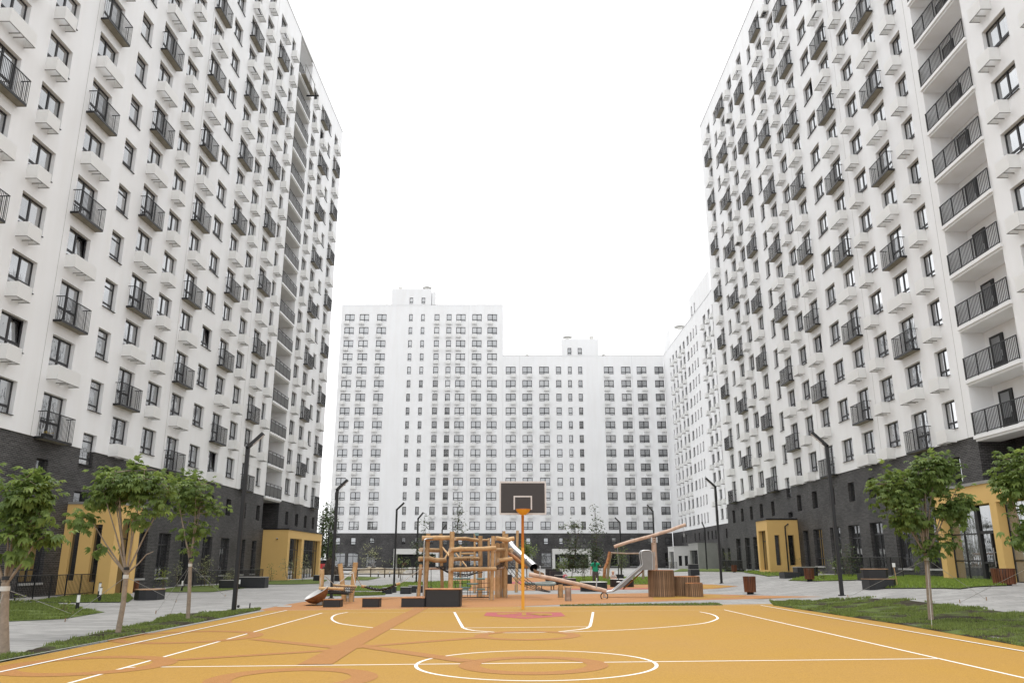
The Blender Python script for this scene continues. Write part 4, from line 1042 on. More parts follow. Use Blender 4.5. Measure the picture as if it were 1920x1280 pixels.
# cable stub with taped end by the corner lamp
x, y = G(452, 1143); t = thing("ground_peg", "small black peg with taped cable at the foot of the corner lamp", "peg", (x, y, T(x, y)))
m_ = MB(); m_.tube([(.28, 0, 0), (.28, 0, .22)], .02, BLACK); m_.build("stake", t); m_ = MB(); m_.tube([(-.1, 0, .12), (.28, 0, .10)], .008, ROPEW); m_.ball((-.1, 0, .12), .05, BLACK); m_.build("cable", t)

def bollard(label, u, vt, vb, r=.055):
    x, y = G(u, vb); z = T(x, y); h = at(u, vt, y)[2] - z
    t = thing("bollard_light", label, "bollard", (x, y, z), 0, "black and white bollard lights")
    p = MB(); p.lathe([(r, -.05), (r, h * .5)], BLACK, 14); p.build("post", t)
    p = MB(); p.lathe([(r * .95, h * .5), (r * .95, h * .95)], WHITEP, 14); p.build("diffuser", t)
    p = MB(); p.lathe([(r, h * .95), (r, h), (.005, h)], BLACK, 14); p.build("cap", t)
bollard("nearest black and white bollard, at the tip of the grass tongue", 144, 1113, 1144)
bollard("front bollard of the pair before the near ochre porch", 186, 1100, 1128); bollard("rear bollard of the pair before the near ochre porch", 184, 1091, 1124)
bollard("bollard on the grass patch behind the second young tree", 340.5, 1087, 1108); bollard("bollard beside the dark planter behind the corner lamp", 448, 1085, 1103)
bollard("small far bollard before the rubble mound, nearer the end building's left porch", 730.5, 1071, 1081); bollard("small far bollard next to the rubble mound, closer to the hammock", 709, 1071, 1081)

def dark_box(name, label, cat, u0, u1, vt, vb, depth, top=PLANKB, group="anthracite planters and seat blocks", c=.03, topt=.03, over=.02, round_=False, tiers=None, Y=None, plant=False):
    um = (u0 + u1) / 2
    x, y = G(um, vb) if Y is None else (at(um, vb, Y)[0], Y)
    z = T(x, y); xa = at(u0, vb, y)[0]; xb = at(u1, vb, y)[0]; h = at(um, vt, y)[2] - z; w = xb - xa
    t = thing(name, label, cat, (x, y + depth / 2, z), 0, group)
    b = MB()
    if round_: b.prism([(w / 2 * math.cos(2 * math.pi * k / 28), depth / 2 * math.sin(2 * math.pi * k / 28)) for k in range(28)], -.05, h - topt, DARKBOX)
    else: b.bbox(-w / 2, w / 2, -depth / 2, depth / 2, -.05, h - topt, DARKBOX, c)
    b.build("body", t)
    b = MB()
    if plant: b.bbox(-w / 2 + .05, w / 2 - .05, -depth / 2 + .05, depth / 2 - .05, h - topt, h - topt + .02, SOIL, c); b.build("soil", t)
    elif round_: b.prism([((w / 2 + over) * math.cos(2 * math.pi * k / 28), (depth / 2 + over) * math.sin(2 * math.pi * k / 28)) for k in range(28)], h - topt, h, top); b.build("seat_board", t)
    else: b.bbox(-w / 2 - over, w / 2 + over, -depth / 2 - over, depth / 2 + over, h - topt, h, top, c); b.build("seat_board", t)
    if tiers:
        w2, h2, off = tiers
        b = MB(); b.bbox(-w2 / 2 + off, w2 / 2 + off, 0.02, depth / 2 - .02, h, h2 - topt, DARKBOX, c); b.build("upper_tier", t)
        b = MB(); b.bbox(-w2 / 2 + off - over, w2 / 2 + off + over, 0.0, depth / 2, h2 - topt, h2, top, c); b.build("upper_board", t)
    return t
dark_box("seat_block", "low black cube seat beside the tilted wooden bowl", "seat block", 605, 637, 1123, 1138, .55, LOGD, topt=.02)
dark_box("seat_block", "low black cube seat alone on the rubber between bowl and stepped block", "seat block", 678.5, 710.5, 1120.7, 1138, .55, LOGD, topt=.02)
# stepped block
x, y = G(806, 1137.6); z = T(x, y); t = thing("stepped_block", "black two step block with thin wooden lids before the climbing frame", "steps", (x, y + .5, z))
def pxw(u, v, Y): return at(u, v, Y)[0] - x
a, b_, c_ = pxw(752, 1137, y), pxw(796, 1137, y), pxw(863, 1137, y); h1 = at(770, 1119.5, y)[2] - z; h2 = at(830, 1103.5, y)[2] - z
m_ = MB(); m_.bbox(a, b_ - .003, -.5, .5, -.05, h1 - .025, DARKBOX, .01); m_.build("low_step", t); m_ = MB(); m_.bbox(a - .03, b_ - .006, -.53, .5, h1 - .025, h1, LOGD, .01); m_.build("step_lid", t)
m_ = MB(); m_.bbox(b_, c_, -.5, .5, -.05, h2 - .025, DARKBOX, .06); m_.build("high_step", t); m_ = MB(); m_.bbox(b_ - .02, c_ + .02, -.53, .52, h2 - .025, h2, LOGD, .05); m_.build("step_lid", t)
dark_box("seat_block", "octagonal black planter bench with board top by the near ochre porch", "bench", 243.5, 287, 1104.5, 1125, 1.5, PLANKB, c=.35)
dark_box("planter", "long black planter behind the corner lamp, before the railing", "planter", 437, 494, 1081, 1102, 1.2, BRKT, c=.2)
dark_box("planter", "low black planter left of the long one behind the corner lamp", "planter", 409, 440, 1087, 1101, .8, BRKT, c=.1, Y=51)
dark_box("planter", "black planter beside the far ochre porch, nearer its wall", "planter", 586.5, 602, 1077.5, 1091.5, 1.0, BRKT, Y=70); dark_box("planter", "black planter behind the hammock posts, right of the lamp pole", "planter", 626, 637, 1077.5, 1092, 1.0, BRKT, Y=70)
dark_box("seat_block", "narrow dark seat under the sagging black rope hammock, front one", "seat block", 716, 733, 1101, 1113, .5, BRKT, topt=.01); dark_box("seat_block", "narrow dark seat half hidden behind the one under the rope hammock", "seat block", 731, 741, 1099, 1110.5, .5, BRKT, topt=.01)
dark_box("seat_block", "lower dark block on the path left of the climbing frame", "seat block", 750, 769, 1100, 1113, .6, BRKT, topt=.01); dark_box("seat_block", "taller dark block touching the climbing frame's leaning post", "seat block", 765, 795, 1097.5, 1110.5, .6, BRKT, topt=.01)
dark_box("seat_block", "large oval black seat on which the seesaw log seems to end", "seat block", 1090, 1141.5, 1090.5, 1108.5, 1.3, PALE, round_=True, topt=.02); dark_box("seat_block", "oval black seat behind the lower end of the steel slide", "seat block", 1146.5, 1191.5, 1085, 1100.3, 1.3, PALE, round_=True, topt=.02)
dark_box("seat_block", "black block under the pink backpack", "seat block", 1041, 1057, 1077.5, 1089, .8, BRKT, Y=56); dark_box("seat_block", "wide black block right of the pink backpack, by the meadow grass", "seat block", 1055, 1080, 1083.5, 1093, .8, BRKT, Y=54)
dark_box("planter", "dark planter behind the tube slide mouth, higher one", "planter", 1023.5, 1050, 1065.5, 1080, 1.2, BRKT, Y=66, plant=True); dark_box("planter", "dark planter in front of the higher one behind the tube slide", "planter", 1032, 1055, 1070, 1082, .9, BRKT, Y=63, plant=True)
dark_box("planter", "small dark planter at the foot of the far swing frame", "planter", 1155, 1170, 1076, 1084, .8, BRKT, Y=66, plant=True); dark_box("seat_block", "small black block on the rubber behind the rope net slope", "seat block", 950, 960, 1076, 1086, .6, BRKT, Y=60)
dark_box("seat_block", "two tier black bench before the grey concrete porch", "bench", 1295.5, 1312, 1066.5, 1074, 1.1, BRKT, tiers=(.75, .85, .05), Y=64)
dark_box("seat_block", "two tier black bench in front of the glazed ochre porch", "bench", 1634.5, 1684.5, 1084.5, 1103, 1.0, PLANKB, c=.15, tiers=(.98, .73, .0))
dark_box("planter", "square black planter just left of the two tier bench", "planter", 1621, 1636, 1073, 1088, .8, BRKT, plant=True)
dark_box("planter", "low black planter holding a small tree by the ochre porch with drainpipe", "planter", 1472, 1502, 1071.5, 1083, 1.0, BRKT, plant=True); dark_box("planter", "tall black planter touching the low one that holds a small tree", "planter", 1499, 1537, 1062, 1081, 1.2, BRKT, c=.2, topt=.04, Y=47)
dark_box("seat_block", "dark bench slab behind the far wooden bin at the wing corner", "bench", 1362, 1396, 1067, 1072, .8, BLACK, Y=76)

def slat_mesh(w, t, h0, h1, m):
    s = MB(); s.box(-w / 2, w / 2, -t, 0, h0, h1, m); return s.mesh("slat")
def drum(name, label, cat, u0, u1, vt, vb, m, n, group, taper=0.0, base=0.0, rim=True, Y=None, sq=False):
    um = (u0 + u1) / 2; x, y = G(um, vb) if Y is None else (at(um, vb, Y)[0], Y)
    z = T(x, y); r = (at(u1, vt, y)[0] - at(u0, vt, y)[0]) / 2; h = at(um, vt, y)[2] - z
    t = thing(name, label, cat, (x, y + r, z), 0, group)
    c = MB(); r0 = r - .035
    c.lathe([(r0 * (1 - taper) * .98, base), (r0 * .98, h - .02), (.01, h - .02)], DARKBOX, 24)
    if base: c.lathe([(r * .62, -.05), (r * .62, base), (r * .3, base)], BLACK, 20)
    c.build("core", t)
    sm = slat_mesh(2 * math.pi * r / n * .80, .035, base, h, m); bend = math.atan(taper * r / max(h - base, .1))
    for k in range(n):
        a = 2 * math.pi * k / n + .03
        o = put("slat", sm, t); rr = r * (1 - taper) if taper else r
        o.location = (rr * math.sin(a) * 1.0, -rr * math.cos(a), 0); o.rotation_euler = (bend, 0, a)
    if rim:
        c = MB(); c.lathe([(r + .015, h - .01), (r + .02, h + .03), (r - .07, h + .03), (r - .07, h - .01)], LOGD, 28); c.lathe([(r - .07, h + .012), (.01, h + .012)], PLANKB, 28); c.build("rim", t)
    return t
drum("wooden_barrel", "tallest slatted wooden barrel, at the top of the steel slide", "barrel", 1222, 1268.5, 1069.5, 1119, SLAT, 42, "slatted wooden barrels")
drum("wooden_barrel", "middle sized slatted wooden barrel behind the smallest one", "barrel", 1269, 1317.5, 1081, 1117.8, SLAT, 40, "slatted wooden barrels")
drum("wooden_barrel", "smallest slatted wooden barrel in front of the middle one", "barrel", 1290.5, 1320.5, 1093.5, 1119, SLAT, 28, "slatted wooden barrels")
drum("litter_bin", "nearest wooden slatted litter bin, standing free on the pavement", "litter bin", 1400, 1420, 1080, 1114, SLATR, 22, "wooden slatted litter bins", .10, .10, False)
drum("litter_bin", "wooden litter bin by the black planter with small tree", "litter bin", 1513.5, 1529.5, 1064.5, 1089.3, SLATR, 22, "wooden slatted litter bins", .10, .10, False)
drum("litter_bin", "small far wooden litter bin by the dark bench at the wing corner", "litter bin", 1374, 1382.5, 1058.5, 1074, SLATR, 20, "wooden slatted litter bins", .06, .08, False, Y=70)
drum("litter_bin", "big wooden slatted tub in front of the glazed porch pillar", "litter bin", 1877, 1914, 1065, 1097.5, SLATR, 26, "wooden slatted litter bins", .08, .05, False)
drum("litter_bin", "reddish wooden bin tucked beside the near ochre porch", "litter bin", 240, 254, 1088, 1110, SLATR, 20, "wooden slatted litter bins", .05, .06, False)

def railing(label, pts, h, post=1.3, bar=.115):
    P = [Vector((p[0], p[1], T(p[0], p[1]))) for p in pts]
    t = thing("metal_railing", label, "railing", P[0], 0, "black bar railings")
    ps, brs, rl = MB(), MB(), MB()
    for a, b in zip(P[:-1], P[1:]):
        d = b - a; L = d.length; n = max(1, round(L / post))
        for i in range(n + 1):
            q = a + d * i / n; p = MB(); p.box(q.x - .022, q.x + .022, q.y - .022, q.y + .022, q.z - .1, q.z + h, BLACK); bw(p, "post", t)
        m = int(L / bar)
        for i in range(m): q = a + d * (i + .5) / m; brs.box(q.x - .008, q.x + .008, q.y - .008, q.y + .008, q.z + .15, q.z + h, BLACK)
        for zz in (.13, h): rl.tube([a + Vector((0, 0, zz)), b + Vector((0, 0, zz))], .02, BLACK, 6)
    bw(brs, "bars", t); bw(rl, "rail", t)
railing("black ramp railing between the dark brick wall and the near ochre porch", [(-20.6, 33.5), (-20.4, 40.8)], 1.0)
railing("black railing along the dark wall behind the shrubs, up to the far ochre porch", [(-20.6, 52.5), (-19.9, 66.5)], 1.0)
railing("black railing before the tall dark windows, beside the two tier bench", [(20.6, 53.0), (20.9, 44.5)], 1.1)
railing("black railing at the corner wing's pale porch", [(27.0, 150), (27.2, 137)], 1.1, 2.5, .3)
railing("black railing by the dark windows next to the ochre porch with drainpipe", [(20.9, 82.5), (20.8, 75.0)], 1.0)

# ------------------------------------------------------------------ plants
def leafclump(vs, fs, c, size, n, spread, droop, rr, out):
    for _ in range(n):
        p = Vector(c) + Vector((rr.gauss(0, spread), rr.gauss(0, spread), rr.gauss(0, spread * .7)))
        d = (p - Vector(c)) + out * .25 + Vector((rr.uniform(-1, 1), rr.uniform(-1, 1), rr.uniform(-.6, .35))) * .25
        d.normalize()
        up = (Vector((0, 0, 1)) + d * .3 + Vector((rr.uniform(-.4, .4), rr.uniform(-.4, .4), 0))).normalized()
        sd = d.cross(up)
        if sd.length < .1: continue
        sd.normalize(); up = sd.cross(d)
        o = len(vs); vs.append(tuple(p)); l0 = size * rr.uniform(.75, 1.25)
        for a in (-66, -34, 0, 34, 66):
            a = R(a + rr.uniform(-8, 8)); l = l0 * (1 - .25 * abs(a)); w = l * .25
            e = d * math.cos(a) + sd * math.sin(a); f = e.cross(up)
            m = p + e * l * .6 - up * l * droop * .3; tip = p + e * l - up * l * droop
            k = len(vs); vs += [tuple(m + f * w + up * w * .35), tuple(m - f * w + up * w * .35), tuple(tip), tuple(m)]
            fs += [(o, k, k + 3), (o, k + 3, k + 1), (k, k + 2, k + 3), (k + 3, k + 2, k + 1)]
def chestnut(label, base, fork, blobs, seed, size=.17, stakes=(), sprouts=None, trunk=.06):
    rr = random.Random(seed); x, y = G(*base); z = T(x, y) + .02
    t = thing("chestnut_tree", label, "tree", (x, y, z), 0, "young chestnut trees beside the court")
    fk = Vector(at(fork[0], fork[1], y)); bs = Vector((x, y, z - .1))
    tr = MB(); mid = (bs + fk) / 2 + Vector((rr.uniform(-.03, .03), 0, 0))
    tr.tube([bs, bs + Vector((0, 0, .12)), mid, fk], [trunk * 1.35, trunk * 1.1, trunk, trunk * .95], BARK, 10)
    limbs = []; V_, F_ = [], []
    for (cu, cv, ru, rv, n, nl) in blobs:
        c = Vector(at(cu, cv, y)); rx = .75 * (at(cu + ru, cv, y)[0] - c.x); rz = .82 * abs(at(cu, cv - rv, y)[2] - c.z); ry = rx * 1.0
        # limb to the heart of this part of the crown
        for j in range(max(1, n // 9)):
            a = rr.uniform(0, 6.28); e = c + Vector((rx * .55 * math.cos(a), ry * .55 * math.sin(a), rz * rr.uniform(-.1, .6)))
            m1 = fk.lerp(e, .45) + Vector((0, 0, -.06 + .1 * rr.random()))
            pts = [fk - Vector((0, 0, .05)), fk.lerp(m1, .5) + Vector((0, 0, -.02)), m1, m1.lerp(e, .6) + Vector((rr.uniform(-.06, .06), rr.uniform(-.06, .06), .04)), e]
            tr.tube(pts, [trunk * .42, trunk * .36, trunk * .28, trunk * .19, .006], BARK, 6); limbs += [Vector(q) for q in pts[2:]] + [m1.lerp(e, .3), m1.lerp(e, .85)]
        for j in range(int(n * .9)):
            for _ in range(20):
                d = Vector((rr.gauss(0, 1), rr.gauss(0, 1), rr.gauss(0, 1))).normalized()
                q = c + Vector((d.x * rx, d.y * ry, d.z * rz)) * (rr.random() ** .45)
                if noise.noise(q * 2.3 + Vector((seed, 0, 0))) > -.22: break
            b0 = min(limbs, key=lambda s: (s - q).length)
            tr.tube([b0, b0.lerp(q, .55) + Vector((0, 0, .03)), q], [.011, .008, .005], BARK, 4)
            leafclump(V_, F_, q, size * .80, nl + 3, .13, .7, rr, (q - c).normalized() if (q - c).length > .01 else Vector((0, 0, 1)))
    bw(tr, "trunk", t)
    me = bpy.data.meshes.new("crown"); me.from_pydata([(a - x, b - y, c - z) for a, b, c in V_], [], F_); me.materials.append(LEAF); me.update(); put("crown", me, t)
    tie = MB(); zt = fk.z - .1; tx = fk.x - (fk.x - x) * .06
    tie.lathe([(trunk * 1.08, -.035), (trunk * 1.14, 0), (trunk * 1.08, .045)], ROPEW, 10, (tx, y, zt)); tie.lathe([(trunk * 1.12, .1), (trunk * 1.12, .16)], BLACK, 10, (tx, y, zt + .05)); bw(tie, "tie", t)
    for (u, v) in stakes:
        sx, sy = G(u, v); g = MB(); g.tube([(tx, y, zt), (sx, sy, T(sx, sy) + .02)], .005, ROPEG, 5); bw(g, "guy_rope", t)
        g = MB(); g.tube([(sx, sy, T(sx, sy) - .1), (sx, sy, T(sx, sy) + .10)], .014, PLANKB, 6); bw(g, "peg", t)
    return t
chestnut("dense young chestnut cut by the edge of the view, trunk on the verge", (8, 1229), (10, 1092), [(60, 935, 50, 70, 27, 9), (-30, 930, 70, 85, 18, 9), (40, 1010, 60, 55, 13, 7), (90, 1000, 22, 25, 5, 6)], 11, .19, [(-40, 1240), (136, 1152)], trunk=.07)
chestnut("young chestnut with wide bare lower branches in front of the near ochre porch", (221, 1188), (237, 1072), [(245, 903, 72, 50, 46, 11), (195, 930, 46, 40, 16, 9), (300, 925, 34, 34, 10, 8), (150, 972, 30, 26, 8, 8), (185, 1015, 22, 22, 3, 5), (270, 960, 42, 30, 8, 6), (292, 1035, 10, 10, 1, 5)], 23, .17, [(122, 1165), (330, 1128)], trunk=.055)
chestnut("slim young chestnut nearest the corner lamp", (352, 1161), (357, 1052), [(352, 918, 58, 46, 36, 11), (388, 950, 38, 30, 12, 9), (355, 980, 42, 34, 12, 7), (358, 1030, 12, 14, 4, 4)], 37, .165, [(292, 1150), (422, 1118), (318, 1156)], trunk=.05)
chestnut("full round chestnut on the patchy lawn before the glazed porch", (1746, 1162), (1737, 1040), [(1740, 885, 58, 46, 44, 11), (1678, 912, 52, 44, 30, 11), (1782, 940, 40, 52, 26, 10), (1705, 962, 58, 44, 28, 10), (1745, 1012, 46, 30, 14, 8), (1742, 1040, 18, 12, 4, 5)], 41, .175, [(1590, 1120), (1748, 1180), (1850, 1125)], trunk=.06)
chestnut("chestnut half out of view beside the glazed ochre porch", (1945, 1185), (1938, 1050), [(1925, 885, 55, 55, 30, 9), (1895, 915, 32, 40, 12, 9), (1930, 975, 42, 42, 16, 8), (1905, 1000, 25, 30, 5, 6)], 53, .18, [(1800, 1130)], trunk=.06)

def leafy(name, label, cat, base, Y, blobs, seed, m, bark, group, size=.10, stems=1, trunk=.03, top=None, droop=.2, spread=.16, per=7):
    """thin birch or shrub: fine stems, small single leaves in loose sprays"""
    rr = random.Random(seed)
    x, y = G(*base) if Y is None else (at(base[0], base[1], Y)[0], Y)
    z = T(x, y); t = thing(name, label, cat, (x, y, z), 0, group)
    tr = MB(); V_, F_ = [], []
    tops = []
    for s in range(stems):
        cu, cv, ru, rv = blobs[s % len(blobs)][:4]
        e = Vector(at(cu + rr.uniform(-.5, .5) * ru, cv - rv * (.9 if stems == 1 else rr.uniform(.2, .9)), y)); e.y += rr.uniform(-.3, .3) if stems > 1 else 0
        b0 = Vector((x + (rr.uniform(-.12, .12) if stems > 1 else 0), y, z - .05))
        pts = [b0, b0.lerp(e, .35) + Vector((rr.uniform(-.05, .05), 0, 0)), b0.lerp(e, .7) + Vector((rr.uniform(-.05, .05), 0, 0)), e]
        tr.tube(pts, [trunk, trunk * .8, trunk * .5, trunk * .2], bark, 6); tops += [b0.lerp(e, k / 8) for k in range(2, 9)]
    for (cu, cv, ru, rv, n) in blobs:
        c = Vector(at(cu, cv, y)); rx = at(cu + ru, cv, y)[0] - c.x; rz = abs(at(cu, cv - rv, y)[2] - c.z)
        for j in range(n):
            d = Vector((rr.gauss(0, 1), rr.gauss(0, 1), rr.gauss(0, 1))).normalized()
            q = c + Vector((d.x * rx, d.y * rx, d.z * rz)) * rr.random() ** .5
            b0 = min(tops, key=lambda s: (s - q).length + .6 * max(0, s.z - q.z))
            tr.tube([b0, q], [trunk * .22 + .003, .004], bark, 3)
            for _ in range(per):
                p = q + Vector((rr.gauss(0, spread), rr.gauss(0, spread), rr.gauss(0, spread)))
                a = rr.uniform(0, 6.28); e = Vector((math.cos(a), math.sin(a), rr.uniform(-.9, .3))).normalized(); f = e.cross(Vector((rr.uniform(-.5, .5), rr.uniform(-.5, .5), 1))).normalized()
                l = size * rr.uniform(.6, 1.2); o = len(V_)
                V_ += [tuple(p), tuple(p + e * l * .5 + f * l * .3), tuple(p + e * l), tuple(p + e * l * .5 - f * l * .3)]; F_.append((o, o + 1, o + 2, o + 3))
    bw(tr, "trunk" if cat == "tree" else "stem", t)
    me = bpy.data.meshes.new("foliage"); me.from_pydata([(a - x, b - y, c - z) for a, b, c in V_], [], F_); me.materials.append(m); me.update(); put("foliage", me, t)
    return t
SH = "shrubs and saplings in the yard"; BI = "thin birches in the middle of the yard"
leafy("birch_tree", "tall thin birch behind the woman in green, its leader rising highest", "tree", (1119, 1090), 66, [(1117, 990, 16, 22, 34), (1117, 1035, 20, 30, 70), (1115, 960, 5, 18, 8), (1118, 1062, 20, 16, 40)], 61, LEAFD, BARKD, BI, .21, 1, .04)
leafy("birch_tree", "birch with loose crown left of the taller one, behind the seesaw log", "tree", (1071, 1090), 66, [(1076, 988, 24, 17, 34), (1072, 1030, 24, 26, 70), (1072, 1058, 26, 18, 60)], 62, LEAFD, BARKD, BI, .21, 1, .035)
leafy("birch_tree", "thin birch left of the climbing frame, crossing a lamp", "tree", (794, 1092), 64, [(797, 985, 10, 26, 18), (790, 1020, 20, 22, 26), (795, 1045, 22, 20, 26)], 63, LEAFD, BARKD, BI, .20, 1, .03)
leafy("birch_tree", "thin birch whose top shows above the climbing frame", "tree", (858, 1092), 64, [(860, 965, 10, 20, 14), (862, 990, 16, 16, 22), (860, 1030, 16, 20, 20)], 64, LEAFD, BARKD, BI, .20, 1, .03)
leafy("round_tree", "small dense round tree beside the hoop pole, before the end building", "tree", (988, 1082), 84, [(988, 1035, 14, 18, 120)], 65, LEAF, BARKD, BI, .20, 1, .06, per=9, spread=.25)
for i, (u, lab) in enumerate([(604, "poplar at the edge of the gap beside the left tower's end wall"), (613, "poplar in the middle of the gap between tower and end building"), (622, "lower poplar close to the end building's corner")]):
    leafy("poplar_tree", lab, "tree", (u, 1062), 135 + 6 * i, [(u, 985 - (i == 1) * 14, 7, 34, 90), (u, 1030, 9, 26, 90)], 70 + i, LEAFD, BARKD, "far trees in the gap", .42, 1, .12, spread=.4, per=8)
leafy("shrub", "green shrub in the planting between the birches, nearest the hoop pole", "shrub", (1053, 1082), 64, [(1053, 1058, 14, 14, 50)], 81, LEAF, BARKD, SH, .13, 5, .015); leafy("shrub", "dense shrub between the two birches, behind the woman in green", "shrub", (1095, 1084), 64, [(1095, 1058, 14, 18, 70)], 82, LEAFD, BARKD, SH, .13, 5, .015)
leafy("shrub", "shrub in the small planter under the far swing frame", "shrub", (1163, 1076), 66.4, [(1166, 1045, 11, 28, 60)], 83, LEAF, BARKD, SH, .13, 4, .015); leafy("shrub", "sparse shrub between hammock and climbing frame, before the white framed entrance", "shrub", (752, 1085), 70, [(752, 1055, 22, 16, 30)], 84, LEAF, BARKD, SH, .13, 6, .012)
leafy("shrub", "dry tall shrub against the end building, left of its white framed entrance", "shrub", (700, 1068), 120, [(698, 1040, 28, 24, 40)], 85, LEAFP, BARKD, SH, .22, 6, .02)
for i, (u, v, h, w, lab, mm) in enumerate([
    (306, 1106, 46, 14, "yellow green sapling under the second young tree's long branch", LEAFY), (333, 1104, 50, 7, "pale narrow shrub beside the bollard on the grass patch", LEAFP), (384, 1100, 62, 18, "tall pale shrub before the tall dark window of the left tower", LEAFP),
    (396, 1102, 16, 12, "low pale bush on the grass patch edge, bright flowers", LEAFY), (428, 1098, 34, 10, "pale shrub at the end of the grass patch by the planter", LEAFP), (437, 1096, 30, 14, "pale spreading shrub beside the lamp pole", LEAFP), (458, 1088, 30, 8, "small shrub at the railing, first from the lamp", LEAFP), (481, 1088, 26, 6, "small shrub at the railing next to the long planter", LEAFP),
    (508, 1090, 36, 10, "small green shrub at the corner of the far ochre porch", LEAF), (538, 1089, 50, 16, "bare twiggy sapling against the far ochre porch's end wall", LEAFP), (567, 1090, 62, 14, "tall bare sapling before the far ochre porch opening", LEAFP),
    (36, 1131, 10, 4, "tiny yellow sprout on the grass tongue near the edge", LEAFY), (120, 1148, 22, 6, "yellow sprout at the bare end of the grass tongue", LEAFY),
    (1590, 1082, 66, 22, "dark spreading shrub before a doorway of the dark brick wall", LEAFD), (1566, 1080, 40, 12, "green shrub beside the tall lamp on the path", LEAF), (1604, 1076, 18, 8, "yellow green bush left of the square planter", LEAFY), (1650, 1070, 34, 10, "sapling with fresh leaves behind the two tier bench", LEAFY),
    (1516, 1066, 28, 8, "green sapling behind the tall black planter", LEAFY), (1542, 1086, 14, 8, "low bright bush right of the wooden bin", LEAFY), (1345, 1066, 34, 10, "tall yellow green shrub beside the grey concrete porch", LEAFY), (1363, 1068, 36, 8, "yellow green shrub left of the dark tower corner", LEAFY), (1258, 1066, 30, 8, "thin shrub before the pale porch of the corner wing", LEAFP)]):
    leafy("shrub", lab, "shrub", (u, v), None, [(u, v - h * .55, w, h * .45, max(8, int(h * w / 22)))], 100 + i, mm, BARKD, SH, .12, 5, .01, spread=.12)
leafy("sapling", "small leafy tree in the low black planter by the ochre porch", "tree", (1487, 1073), None, [(1484, 1040, 9, 26, 18), (1492, 1050, 14, 16, 24)], 140, LEAFD, BARKD, SH, .11, 4, .014)

# far rubble, soil heap, log fence, red car roof
def mound(name, label, cat, u0, u1, vt, vb, Y, m, seed, hh=None):
    a = at(u0, vb, Y); b = at(u1, vb, Y); h = at((u0 + u1) / 2, vt, Y)[2] - T((a[0] + b[0]) / 2, Y); w = (b[0] - a[0]) / 2; cx = (a[0] + b[0]) / 2; z0 = T(cx, Y); h = hh or h
    bm = bmesh.new(); bmesh.ops.create_grid(bm, x_segments=40, y_segments=16, size=1)
    for v in bm.verts:
        r = max(abs(v.co.x), abs(v.co.y)); q = Vector((v.co.x * 3 * w / 4, v.co.y * 2, seed))
        f = max(0, 1 - r ** 3) * (.55 + .6 * noise.noise(q) + .35 * noise.noise(q * 3.1))
        v.co = (v.co.x * w, v.co.y * min(3.0, w), h * 1.25 * max(f, 0) - .05)
    me = bpy.data.meshes.new(name); bm.to_mesh(me); bm.free(); me.materials.append(m)
    for p in me.polygons: p.use_smooth = False
    o = put(name, me, None, (cx, Y, z0)); tag(o, label, cat); return o
mound("rubble_mound", "long tan rubble bank at the foot of the end building", "rubble", 655, 800, 1063, 1074, 104, RUBBLE, 1.0, .75)
mound("rubble_mound", "pale stone pile behind the climbing frame's leaning post", "rubble", 755, 800, 1056, 1074, 100, STONE, 5.0, 1.1)
mound("soil_heap", "dark soil heap with roots behind the far ochre porch", "soil heap", 604, 640, 1045, 1080, 92, SOIL, 9.0)
t = thing("log_fence", "low two rail log fence across the far end of the path", "fence", (at(640, 1075, 86)[0], 86, T(-18, 86)))
xa, xb = at(642, 1075, 86)[0], at(800, 1075, 86)[0]
for zz in (.28, .72): m_ = MB(); m_.tube([(xa + (xb - xa) * k / 8, 86, T(-15, 86) + zz + rnd.uniform(-.03, .03)) for k in range(9)], .06, BARKD, 6); bw(m_, "rail", t)
for k in range(7): m_ = MB(); xx = xa + (xb - xa) * k / 6; m_.tube([(xx, 86.1, T(-15, 86) - .1), (xx, 86.1, T(-15, 86) + .85)], .06, BARKD, 6); bw(m_, "post", t)
# picnic table far left behind hammock
x, y = at(655, 1076, 78)[0], 78; t = thing("picnic_table", "dark picnic table far behind the hammock posts", "table", (x, y, T(x, y)))
m_ = MB(); m_.box(-.9, .9, -.4, .4, .72, .78, BLACK); m_.build("tabletop", t)
for s in (-.7, .7): m_ = MB(); m_.box(s - .05, s + .05, -.3, .3, 0, .72, BLACK); m_.build("leg", t)
cx, cy = at(599, 1050, 118)[0], 118
t = thing("parked_car", "small red and white parked car just visible in the gap past the far ochre porch", "car", (cx, cy, T(cx, cy)), math.pi / 2)
m_ = MB(); m_.bbox(-2, 2, -.85, .85, .3, .95, REDP, .15); m_.build("body", t); m_ = MB(); m_.prism([(-1.1, -.75), (1.0, -.75), (1.0, .75), (-1.1, .75)], .95, 1.45, GLASS_DARK); m_.build("cabin", t)
m_ = MB(); m_.bbox(-1.0, .9, -.7, .7, 1.452, 1.5, WHITEP, .1); m_.build("roof", t)
for sx in (-1.2, 1.2):
    for sy in (-.8, .8): m_ = MB(); m_.tube([(sx, sy - .08, .32), (sx, sy + .08, .32)], .32, BLACK, 14); m_.build("wheel", t)

